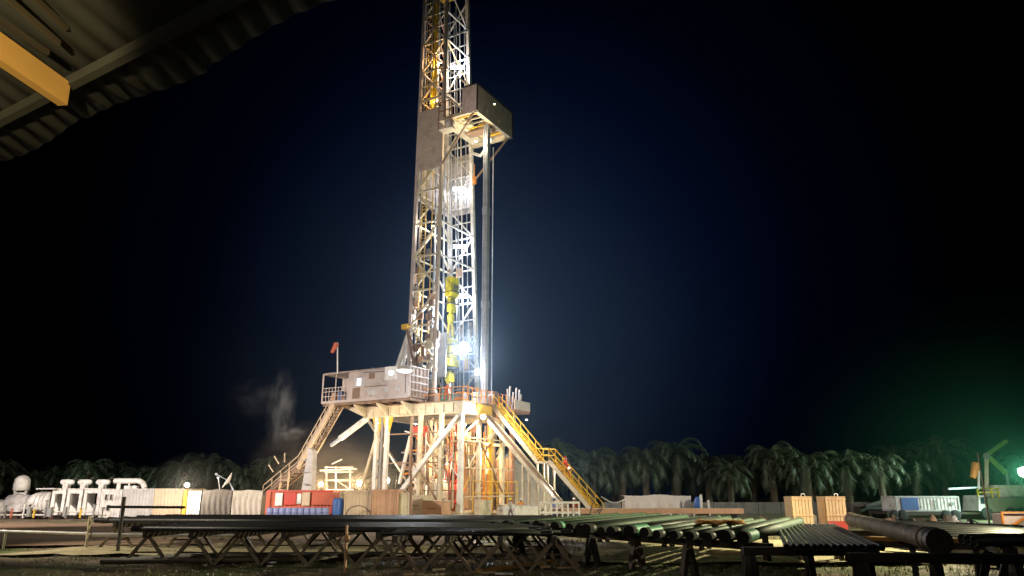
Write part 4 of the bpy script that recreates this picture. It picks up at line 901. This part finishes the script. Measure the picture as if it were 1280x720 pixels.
# right rack: drill pipes
dR = V((.31,.95,0)).normalized()
for k in range(15):
    a = V((5.95+k*.142, 16.9-.012*k+random.uniform(-.06,.06), RH+.065)); tt = thing('drill_pipe', 'dark drill pipe in the tight row left of the big casing', 'pipe', a, group='tight row of drill pipes')
    MB().tube(a+dR*.3, a+dR*12, .058, n=12).build('pipe_body', M['gpipe' if k < 6 else 'casing'], tt); MB().hollow(a, a+dR*.42, .068, .035, 14, .3).build('tool_joint', M['black'], tt); MB().tube(a+dR*11.7, a+dR*12.05, .068, n=12).build('pin_end', M['galv'], tt)
trestle((5.3,18.0),(8.3,17.9),'dark trestle under the near ends of the tight drill pipe row','trestles of the right racks',3,lw=.13,w=.24,splay=.22)
trestle((8.2,26.0),(12.2,25.8),'dark trestle under the far ends of the tight drill pipe row','trestles of the right racks',4,lw=.13,w=.24,splay=.26)
# big casing
a = V((7.62,13.9,1.36)); c = V((11.2,25.6,1.36)); d = (c-a).normalized(); r = .2
t = thing('big_casing', 'thick brown casing pipe with a black end cap lying over the right rack', 'pipe', a)
part('pipe_body', MB().tube(a+d*.4, c, r, n=24), 'casingb'); part('end_cap', MB().lathe((0,0,0),[(0.01,0),(.01,0)],3) if False else MB().tube(a, a+d*.34, .225, n=26), 'dark')
part('end_ring', MB().tube(a+d*.341, a+d*.44, .235, n=26), 'dark'); part('collar', MB().tube(a+d*.9, a+d*1.15, .225, n=24), 'casingb'); part('far_collar', MB().tube(c-d*.6, c-d*.2, .225, n=24), 'tan')
for k in range(6): part('wrap_band', MB().tube(a+d*(2+k*1.5), a+d*(2.16+k*1.5), r+.006, n=24, cap=False), 'dark')
trestle((7.0,16.4),(10.4,15.9),'dark heavy trestle under the near end of the big casing','trestles of the right racks',3,lw=.16,w=.34,splay=.24)
t = thing('pipe_trestle', 'trestle with bright orange timber top under the big casing', 'trestle', (11,22,0))
for (u,v_) in (((9.25,21.6),(12.15,20.2)),):
    a2, c2 = V((u[0],u[1],1.0)), V((v_[0],v_[1],1.0)); part('top_plank', MB().bar(a2, c2, .55, .1), 'plank'); dd = (c2-a2).normalized(); nn = V((dd.y,-dd.x,0))
    part('top_beam', MB().bar(a2-V((0,0,.14)), c2-V((0,0,.14)), .3, .16), 'dark')
    for f in (.05,.5,.95):
        for s_ in (-1,1): o = a2.lerp(c2, f); part('leg', MB().bar(o-V((0,0,.2)), V((o.x,o.y,0))+nn*s_*.25, .15), 'dark')
for k in range(3):
    a = V((10.6+k*.1,17.9+k*.42,1.13)); tag(MB().hollow(a, a+V((11,2.2,0)), .12, .1, 14).build('dark_pipe', M['black']), 'black pipe leaving the picture at right beside the orange timber', 'pipe', 'black pipes beside the orange timber')
trestle((11.2,17.6),(12.2,20.0),'dark trestle under the black pipes at the right edge','trestles of the right racks',2,lw=.18,w=.3,splay=.3)
# casing stub and yellow cloth on the middle rack
b = MB(); n = 14; vs = []
for j in range(7):
    for i in range(n): vs.append((6.0+i*.11+.02*math.sin(j*3), 24.6+j*.16, 1.27+.07*math.sin(i*.9+j)+.05*random.random()))
b.add(vs, [(j*n+i,j*n+i+1,(j+1)*n+i+1,(j+1)*n+i) for j in range(6) for i in range(n-1)], True); o = tag(b.build('tarpaulin', M['plank']), 'crumpled orange sheet lying on the far part of the middle pipes', 'sheet'); o.modifiers.new('s','SOLIDIFY').thickness = .02
# ground planks and pieces
tag(MB().bar((gX(600,22.6,0),22.4,.06),(gX(694,25.5,0),25.4,.08),.2,.09).build('plank', M['plank']), 'orange plank lying on the ground under the centre racks', 'plank')
tag(MB().bar((gX(560,24.5,0),24.5,.1),(gX(600,25,0),25.0,.12),.12,.06).build('plank', M['crate']), 'short pale plank on the ground under the centre racks', 'plank')
tag(MB().bar((gX(885,29,0),29,.1),(gX(945,27,0),27.2,.2),.3,.08).build('plank', M['crate']), 'pale plank leaning on the sandy ground under the green pipes', 'plank')
tt = thing('wooden_stake', 'tan wooden stake with a rag poking up through the left rack', 'stake', (gX(434,22.5),22.5,0))
MB().bar((gX(434,22.5),22.5,0),(gX(433,22.5),22.5,gZ(656,22.5)),.06).build('stake', M['tan'], tt); MB().lathe((gX(434,22.4),22.4,.95),[(.03,-.12),(.11,-.04),(.09,.06),(.03,.1)],8).build('rag', M['tan'], tt)
for i in range(26):
    Y = random.uniform(20.5,30); x = random.uniform(330,700); X = gX(x,Y,0); a_ = random.uniform(-.5,.5); ln = random.uniform(.15,.6)
    tag(MB().bar((X,Y,.04),(X+ln*math.cos(a_),Y+ln*math.sin(a_),.05),.09,.05).build('wood_scrap', M[random.choice(['crate','tan','whitew','cream'])]), 'small scrap of pale timber lying in the mud under the racks', 'scrap', 'timber scraps in the mud')
for i in range(5):
    a = V((gX(150+i*6,26,0)+i*.2, 24.8+i*.5, .12)); tag(MB().hollow(a, a+V((7,.9,0)), .1,.08,10).build('ground_pipe', M['casing']), 'rusty pipe lying on the ground below the left rack', 'pipe', 'rusty pipes on the ground at left')

# ============================================================ SHED ROOF over the camera
t = thing('shed_roof', 'dark corrugated sheet roof overhead in the upper left corner', 'roof', (-2,1,3))
ed = V((.848,-.53,0)); nn = V((-.53,-.848,.30)); P0 = V((-2.58,3.41,EYE+1.6))
b = MB(); vs = []; NI, NJ = 560, 8
for i in range(NI+1):
    s_ = -2.2+i*.0155; a_ = P0+ed*s_; wv = .0045*math.sin(s_*2*math.pi/.125)
    for j in range(NJ+1): vs.append(a_+nn*(j*.55-.0)+V((0,0,wv+.02*math.sin(s_*.9+j))) - nn*(.02*math.sin(s_*5.1)*(j==0)+(.014 if int(s_/.8)%2 else 0)*(j==0)))
b.add(vs, [(i*(NJ+1)+j,(i+1)*(NJ+1)+j,(i+1)*(NJ+1)+j+1,i*(NJ+1)+j+1) for i in range(NI) for j in range(NJ)], True)
o = part('corrugated_sheet', b, 'roof'); o.modifiers.new('s','SOLIDIFY').thickness = .006
for k, off_ in enumerate((.2, 1.35, 2.3, 3.2)):
    a = P0+nn*off_-V((0,0,.045)); part('purlin', MB().bar(a-ed*2.5, a+ed*6.5, .035, .045), 'roof')
a = at(80,117,2.67); dn = V((-.53,-.848,.30)).normalized()
t2 = MB().bar(at(81,118,2.68), at(-60,20,2.15), .04, .10, up=(0,0,1)); part('rafter', t2, 'lit_wood', label='rafter end lit warm orange')
for (x,y,xe,ye) in ((74,54,-40,-45),(60,66,-50,-10),(84,35,-20,-60)):
    part('rafter', MB().bar(at(x,y,2.45), at(xe,ye,2.0), .014, .02), 'roofw')
tt = MB(); 

# ============================================================ PALMS
def frond(b, base, az, elev, ln, droop, rng):
    n = 12; pts = []; p_ = V(base); e_ = elev
    for i in range(n+1):
        pts.append(V(p_)); d_ = V((math.cos(az)*math.cos(e_), math.sin(az)*math.cos(e_), math.sin(e_))); p_ = p_+d_*ln/n; e_ -= droop/n*(1+i*.12)
    side = V((-math.sin(az), math.cos(az), 0))
    for i in range(n):
        a, c = pts[i], pts[i+1]; w_ = .05*(1-i/n)+.012
        b.add([a-side*w_, a+side*w_, c+side*w_*.8, c-side*w_*.8], [(0,1,2,3)])
        if i < 2: continue
        for h in (0,.5):
            q = a.lerp(c, h); L_ = ln*.23*math.sin(math.pi*min(1,(i+h)/n*.86+.14))+.12
            for s_ in (-1,1):
                d_ = (side*s_*rng.uniform(.7,1)+(c-a).normalized()*.55+V((0,0,rng.uniform(-.75,-.1)))).normalized(); f_ = (c-a).normalized()*.07
                b.add([q-f_, q+f_, q+d_*L_*rng.uniform(.85,1.1)+V((0,0,-.12*L_))], [(0,1,2)])
def palm(seed, label):
    rng = random.Random(seed); tt = thing('palm_tree', label, 'palm tree', (0,0,0), local=True)
    H_ = 4.6+rng.uniform(-.5,.7); b = MB(); prof = [(.5,0)]
    k = .0
    while k < H_: prof += [(.36+.06*((int(k*4))%2)+.05*(k/H_), k+.1)]; k += .22
    prof += [(.5,H_),(.3,H_+.3)]; b.lathe((0,0,0), prof, 10); b.build('trunk', M['trunk'], tt)
    b = MB(); nf = 34
    for i in range(nf):
        f = i/nf; az = i*2.39996+rng.uniform(-.2,.2); el_ = R(82-95*f+rng.uniform(-8,8)); frond(b, (0,0,H_+.1), az, el_, rng.uniform(4.0,5.2), R(75+30*(1-f)), rng)
    b.build('crown', M['leaf'], tt, recalc=False); return tt
LPL, LPR = 'oil palm in the dark row behind the left yard tanks', 'oil palm in the dark row behind the concrete wall at right'
protos = [palm(i, LPL) for i in range(4)]; first = [True]*4
rng = random.Random(3); n = 0
for row, Y0, st in ((0,104,42),(1,116,38),(2,130,36)):
    x = -40+row*17
    while x < 1320:
        Y = Y0+rng.uniform(-4,4); X = gX(x,Y); k = rng.randrange(4); s_ = rng.choice((1.0,1.08,1.16,.9))*rng.uniform(.92,1.1)*(1.05 if x > 640 else .85); lb = LPL if x < 500 else LPR
        if 350 < x < 660 and row < 2: x += st; continue
        if first[k]:
            o = protos[k]; o.location = (X,Y,0); o.rotation_euler = (0,0,rng.uniform(0,6)); o.scale = (s_,)*3; first[k] = False; o['label'] = lb
        else: o = dup(protos[k], (X,Y,0), rng.uniform(0,6.28), lb, s_)
        o['group'] = 'oil palms behind the site'; x += st*rng.uniform(.5,1.05)

# ============================================================ PEOPLE
def person(loc, rz, shirt, trousers, helmet, label, pose='stand', z=0):
    bones = []; V_ = []; Rr = []; E_ = []
    def v(p_, r_, par=None):
        V_.append(p_); Rr.append(r_)
        if par is not None: E_.append((par, len(V_)-1))
        return len(V_)-1
    lean = .12 if pose != 'stand' else .02; step = .3 if pose == 'climb' else .1; lift = .22 if pose == 'climb' else 0
    pel = v((0,0,.93), .14); ch0 = v((0,-lean*.4,1.12), .125, pel); ch1 = v((0,-lean,1.34), .15, ch0); nk = v((0,-lean*1.1,1.50), .06, ch1); hd = v((0,-lean*1.3-.01,1.60), .088, nk); ht = v((0,-lean*1.3,1.70), .085, hd); nose = v((0,-lean*1.3-.095,1.60), .018, hd)
    for s_ in (-1,1):
        e = v((s_*.09,-lean*1.3,1.60), .02, hd)
        hip = v((s_*.10,0,.88), .105, pel); kn = v((s_*.12, -step*s_-.04*(s_>0), .50+lift*(s_<0)*-0+lift*(s_>0)), .068, hip); an = v((s_*.13, -step*s_*.9+.06, .09+lift*(s_>0)), .045, kn); v((s_*.15, -step*s_*.9-.1, .045+lift*(s_>0)), .038, an)
        sh_ = v((s_*.19,-lean,1.41), .07, ch1); elx = v((s_*.26,-lean+(.02 if pose=='stand' else -.08),1.15), .05, sh_)
        wr = v((s_*.28,-lean-(.08 if pose=='stand' else .32),.93 if pose=='stand' else 1.12), .032, elx); pm = v((s_*.28,-lean-(.10 if pose=='stand' else .40),.86 if pose=='stand' else 1.11), .034, wr)
        for j in range(4):
            dd = V((0,-.02,-.05)) if pose=='stand' else V((0,-.05,-.015)); off_ = V((s_*0,(j-1.5)*.019 if pose=='stand' else 0,0)) if pose=='stand' else V(((j-1.5)*.019,0,0))
            b0 = V(V_[pm])+dd*.6+off_; f1 = v(tuple(b0), .009, pm); f2 = v(tuple(b0+dd*(.7+.1*(j in (1,2)))), .008, f1); v(tuple(b0+dd*1.1+V((-s_*.015,0,-.02))), .007, f2)
        th = v(tuple(V(V_[wr])+V((-s_*.035,-.03,-.03))), .01, wr); v(tuple(V(V_[wr])+V((-s_*.045,-.05,-.06))), .008, th)
    me = bpy.data.meshes.new('body_base'); me.from_pydata(V_, E_, []); ob = bpy.data.objects.new('body_base', me); C.objects.link(ob)
    md = ob.modifiers.new('skin','SKIN'); 
    for i, sv in enumerate(me.skin_vertices[0].data): sv.radius = (Rr[i], Rr[i]*(.78 if i in (0,1,2) else 1)); sv.use_root = (i == 0)
    ob.modifiers.new('sub','SUBSURF').levels = 1
    dg = bpy.context.evaluated_depsgraph_get(); m2 = bpy.data.meshes.new_from_object(ob.evaluated_get(dg)); bpy.data.objects.remove(ob)
    m2.materials.clear()
    for mm in (shirt, trousers, 'skin', 'dark'): m2.materials.append(M[mm])
    hy = V(V_[pm])
    for pl in m2.polygons:
        c_ = pl.center; i = 0
        if c_.z > 1.5: i = 2
        elif c_.z < .1+lift*(c_.x > 0) : i = 3
        elif abs(c_.x) > .235 and c_.y < V_[wr][1]+.02 and c_.z < V_[wr][2]+.03: i = 2
        elif c_.z < .92 and abs(c_.x) < .24: i = 1
        pl.material_index = i; pl.use_smooth = True
    tt = thing('person', label, 'person', (loc[0],loc[1],loc[2] if len(loc) > 2 else z), rz, local=True)
    bo = bpy.data.objects.new('body', m2); C.objects.link(bo); bo.parent = tt
    hy = -lean*1.3; MB().lathe((0,hy,1.66), [(.165,0),(.17,.012),(.125,.015),(.12,.07),(.08,.125),(.01,.145)], 18).build('helmet', M[helmet], tt)
    b = MB()
    for s_ in (-1,1): b.lathe((s_*.032,hy-.083,1.625),[(.002,-.012),(.012,0),(.002,.012)],8)
    b.build('eyes', M['dark'], tt); MB().box(-.025,.025,hy-.092,hy-.08,1.553,1.56).build('mouth', M['redbrown'], tt)
    return tt
def stair_pt(f): return L(sp[2][0]+(sp[3][0]-sp[2][0])*f, 5.5, sp[2][1]+(sp[3][1]-sp[2][1])*f+.1)
person(stair_pt(.32), R(-60), 'red', 'redor', 'red', 'worker in red overalls and red helmet climbing the yellow stairs', 'climb')
q = at(718,640,66); person((q.x,q.y,.0), R(20), 'red', 'blue', 'whitew', 'worker in red shirt and blue trousers standing under the lower stair flight')
q = at(693,640,60); person((q.x,q.y,.0), R(-30), 'lav', 'blue', 'blue', 'worker in blue overalls standing behind the slotted white frame')
q = at(651,640,61); person((q.x,q.y,.0), R(10), 'orange', 'redor', 'whitew', 'worker in orange overalls and white helmet left of the stair support')
q = at(638,640,62); person((q.x,q.y,.0), R(60), 'whitew', 'grey', 'lemon', 'worker in pale overalls beside the one in orange overalls')
person(L(2.4,1.0,FZ+.06), R(30), 'redor', 'redor', 'lemon', 'worker in orange overalls standing on the drill floor edge', 'reach')
person(L(1.2,5.6,FZ+.06), R(-10), 'red', 'blue', 'whitew', 'worker in red shirt on the drill floor at the stair head')

# ============================================================ LAMPS IN THE PICTURE
for i,(x,y,pw) in enumerate(((568,85,800),(571,237,200),(573,309,620),(574,371,1100))):
    zz = [46.0,31.6,26.2,21.5][i]
    # strip lamp in the plane of the far side face
    Yd = mp(1,0,zz).lerp(mp(0,0,zz),.45)-E2*.5; Yd.z = gZ(y, Yd.y)
    t = thing('strip_lamp', ['glowing white strip lamp highest on the mast above the platform','glowing white strip lamp just below the mast platform','glowing white strip lamp halfway up the mast','glowing white strip lamp lowest on the mast near the yellow top drive'][i], 'lamp', Yd, group='strip lamps on the mast')
    part('housing', MB().bar(Yd-V((.75,0,-.2)), Yd+V((.75,0,.2)), .3, .12), 'whitew'); part('tube', MB().bar(Yd-V((.72,0,0)), Yd+V((.72,0,0)), .22, .22), 'lt')
    light(t, Yd-E2*.5+E1*.2-V((0,0,.3)), pw*1.0, COOL, .3)
for (x,y,Y,pw,c_,m_,sz,lab) in ((580,435,70.5,4200,COOL,'lw',.55,'very bright white floodlight glaring at the foot of the mast'),(597,465,69,1300,COOL,'lw',.3,'bright white floodlight right of the mast foot'),(489,466,62.6,260,COOL,'lw',.2,'small white lamp on the cabin front panel'),
    (604,521,66.5,1500,NEUT,'lw',.22,'bright warm white lamp under the drill floor edge at the ramp'),(235,606,66,700,NEUT,'lw',.2,'small glaring lamp on the yellow post between containers'),(402,605,77,900,WARM,'ly',.22,'warm lamp left of the white scaffold frame'),(450,604,76,1800,WARM,'ly',.3,'large warm lamp right of the white scaffold frame'),(484,600,74,1500,WARM,'ly',.26,'warm lamp behind the left pair of rig columns'),(618,131,62,150,NEUT,'ly',.06,'tiny warm lamp on the outer wall of the high platform')):
    floodlight(at(x,y,Y), pw, c_, M[m_], lab, sz, (0,-1,-.15))
t = floodlight(at(1279,590,62), 4200, (.6,1,.78), M['lg'], 'glaring greenish white floodlight above the truck at the right edge', .42, (-.5,-.9,-.1))
# unseen lamps added inside the structure and on masts outside the frame
for i,(pos, pw, c_, lab) in enumerate(((L(3.0,-2.6,7.9),500,NEUT,'small added bulkhead lamp under the girder near the rig corner'),(L(7.4,-2.4,8.2),350,WARM,'small added bulkhead lamp under the girder near the hoist'),(L(1.8,3.2,8.2),1000,(1,.68,.34),'small added bulkhead lamp under the drill floor by the orange pipes'),(L(1.6,6.8,5.8),900,(1,.68,.34),'small added bulkhead lamp among the risers by the ramp'),
    (L(6.0,3.2,19.2),420,COOL,'small added bulkhead lamp inside the mast beside the yellow top drive'),(L(6.2,3.4,28.4),380,NEUT,'small added bulkhead lamp inside the mast under the wind walls'),(L(3.6,3.0,4.8),500,WARM,'small added bulkhead lamp over the valve stack'),(L(6.2,3.9,47.5),800,(1,.66,.30),'amber added bulkhead lamp high inside the mast'),(L(6.4,3.6,42.8),380,(1,.66,.28),'amber added bulkhead lamp above the high platform'),(L(1.2,3.4,36.6),800,(1,.82,.5),'warm added bulkhead lamp below the racking platform'),(L(-4.4,3.6,8.4),380,NEUT,'small added bulkhead lamp above the stair landing'),(L(-6.5,7.6,4.4),1100,NEUT,'small added bulkhead lamp near the foot of the stairs'))):
    t = thing('added_bulkhead_lamp', lab, 'lamp', pos); part('guard', MB().tube(pos, pos+V((0,0,.1)), .13, .1, 10), 'grey'); part('lens', MB().tube(pos-V((0,0,.06)), pos-V((0,0,.002)), .06, .1, 10), 'lt'); light(t, pos-V((0,0,.2)), pw, c_, .12)
def added_mast_light(pos, tgt, pw, c_, spot, lab):  # unseen masts added to brighten parts of the site
    pos = V(pos); t = thing('added_light_mast', lab, 'added light mast', (pos.x,pos.y,0))
    MB().tube((pos.x,pos.y,0),(pos.x,pos.y,pos.z),.08).build('pole', M['galv'], t); d = (V(tgt)-pos).normalized(); MB().tube(pos, pos+d*.3, .2,.35,12).build('head', M['grey'], t); MB().tube(pos+d*.31,pos+d*.33,.3,n=12).build('lens', M['lt'], t)
    light(t, pos+d*.45, pw, c_, .3, spot, tgt)
added_mast_light((-44,38,11), (-30,70,1), 52000, (1,.86,.76), 62, 'unseen light mast added at left, aimed at the white tanks')
added_mast_light((-31,32,13), (-12,66,17), 37000, (1,.88,.76), 76, 'unseen light mast added at left, aimed at the rig base')
added_mast_light((33,34,11), (10,60,5), 16000, (1,.9,.72), 75, 'unseen light mast added at right, aimed at the stairs')
added_mast_light((25,33,9), (8,35,0), 34000, (1,.92,.55), 100, 'unseen light mast added at right, aimed at the pipe racks')
added_mast_light((64,88,9), (10,102,6), 30000, (.72,1,.72), 90, 'unseen light mast added at right, aimed at the palms')
added_mast_light((-64,76,9), (-35,105,4), 13000, (.8,1,.9), 100, 'unseen light mast added at left, aimed at the palms')
added_mast_light((31,36,6), (17,46,1), 9000, (1,.86,.62), 60, 'unseen light mast added at right, aimed at the crates')
added_mast_light((45,44,8), (34,64,1), 9000, (1,.93,.86), 50, 'unseen light mast added at right, aimed at the trailer')
added_mast_light((-27,30,8), (-9,34,0), 7000, (1,.88,.68), 70, 'unseen light mast added at left, aimed at the ground behind the left racks')
added_mast_light((-9,-3,6), (-4,30,-3), 2600, (1,.84,.62), 80, 'unseen light mast added behind the camera, aimed at the racks')
t = thing('floodlight', 'unseen floodlight added on the back of the rig, aimed at the palms', 'lamp', L(9,10,9.2)); part('housing', MB().tube(L(9,9.9,9.2), L(9,10.2,9.1), .2,.3,12), 'grey'); light(t, L(9,10.6,9.1), 4500, (.9,1,.9), .3, 140, L(4,60,2))  # lamp added to brighten the palms behind the rig
t = thing('added_shed_lamp', 'unseen warm lamp added under the shed roof to light the rafter', 'lamp', (-.9,-.6,2.8))  # unseen lamp added to light the rafter and roof
light(t, (-.9,-.6,2.6), 20, (.95,1,.85), .3)  # added dim fill for the roof underside
MB().lathe((-.9,-.6,2.8), [(.02,.12),(.1,.05),(.11,0)], 12).build('shade', M['dark'], t); light(t, (-.9,-.6,2.75), 1100, (1,.78,.38), .05, 20, at(10,70,2.6), .6)

# ============================================================ GLOW MIST, DUST AND SMOKE
def volume(name, col, dens, noise=None, aniso=.0):
    m = bpy.data.materials.new(name); m.use_nodes = True; n = m.node_tree; n.nodes.clear(); o = n.nodes.new('ShaderNodeOutputMaterial'); v = n.nodes.new('ShaderNodeVolumePrincipled')
    v.inputs['Color'].default_value = (*col,1); v.inputs['Density'].default_value = dens; v.inputs['Anisotropy'].default_value = aniso; n.links.new(v.outputs[0], o.inputs['Volume'])
    if noise:
        t = n.nodes.new('ShaderNodeTexCoord'); z = n.nodes.new('ShaderNodeTexNoise'); z.inputs['Scale'].default_value = noise; z.inputs['Detail'].default_value = 4; n.links.new(t.outputs['Object'], z.inputs['Vector'])
        r = n.nodes.new('ShaderNodeMapRange'); r.inputs[1].default_value = .42; r.inputs[2].default_value = .7; r.inputs[3].default_value = 0; r.inputs[4].default_value = dens; n.links.new(z.outputs['Fac'], r.inputs[0]); n.links.new(r.outputs[0], v.inputs['Density'])
    return m

def mist(name, c, rad, col, dens, label, noise=.12, power=2.0):
    m = bpy.data.materials.new(name); m.use_nodes = True; n = m.node_tree; n.nodes.clear(); o = n.nodes.new('ShaderNodeOutputMaterial'); v = n.nodes.new('ShaderNodeVolumePrincipled')
    v.inputs['Color'].default_value = (*col,1); v.inputs['Anisotropy'].default_value = .2; n.links.new(v.outputs[0], o.inputs['Volume'])
    t = n.nodes.new('ShaderNodeTexCoord'); ln = n.nodes.new('ShaderNodeVectorMath'); ln.operation = 'LENGTH'; n.links.new(t.outputs['Object'], ln.inputs[0])
    def mth(op, a, b_=None):
        k = n.nodes.new('ShaderNodeMath'); k.operation = op
        for i, x in enumerate((a, b_)):
            if x is None: continue
            if isinstance(x, (int, float)): k.inputs[i].default_value = x
            else: n.links.new(x, k.inputs[i])
        k.use_clamp = op == 'SUBTRACT'; return k.outputs[0]
    f = mth('POWER', mth('SUBTRACT', 1.0, ln.outputs['Value']), power)
    if noise:
        z = n.nodes.new('ShaderNodeTexNoise'); z.inputs['Scale'].default_value = noise; z.inputs['Detail'].default_value = 3; n.links.new(t.outputs['Object'], z.inputs['Vector'])
        r = n.nodes.new('ShaderNodeMapRange'); r.inputs[1].default_value = .42; r.inputs[2].default_value = .66; n.links.new(z.outputs['Fac'], r.inputs[0]); f = mth('MULTIPLY', f, r.outputs[0])
    n.links.new(mth('MULTIPLY', f, dens), v.inputs['Density'])
    b = bmesh.new(); bmesh.ops.create_icosphere(b, subdivisions=3, radius=1.0); me = bpy.data.meshes.new(name); b.to_mesh(me); b.free(); me.materials.append(m)
    o = bpy.data.objects.new(name, me); C.objects.link(o); o.location = c; o.scale = rad; return tag(o, label, kind='stuff')
mist('mist', V((-3.5,72,18)), (34,18,34), (.48,.72,1), .009, 'faint blue tinted mist added for the glow around the mast and drill floor', 0)  # tinted volume added to give the lamps a blue halo
mist('dust', at(432,604,78), (10,7,6.5), (1,.84,.66), .05, 'warm lit steam and dust drifting round the white scaffold frame', 0, 1.6)
mist('dust', at(400,580,80), (8,4,5), (1,.8,.66), .22, 'wispy warm steam rising behind the white scaffold frame', 2.4, 1.3)
mist('mist', at(235,606,67), (4,3,3), (1,.95,.85), .03, 'pale mist added for the glow around the small lamp between the containers', 0, 1.6)  # small volume added as the lamp's halo
mist('mist', V((48,67,6)), (28,12,17), (.28,1,.62), .014, 'green tinted mist added for the floodlight glow at the right edge', 0)  # green glow put into the volume colour
mist('smoke', at(352,512,76), (1.7,1.5,4.6), (.85,.87,.92), .55, 'pale smoke plume rising left of the steel stairs', 2.6, 1.3)
mist('smoke', at(325,497,77), (3.8,1.5,2.4), (.8,.82,.9), .10, 'thin smoke wisp drifting left of the plume', 2.4, 1.3)
mist('smoke', at(364,541,75), (1.9,1.2,.9), (.85,.87,.92), .5, 'short smoke puff at the foot of the plume beside the stairs', 2.2, 1.2)
mist('mist', at(588,445,70), (6,6,7), (.75,.86,1), .016, 'pale mist added for the glare of the brightest floodlight', 0, 2.0)  # denser volume added as glare round the lamp
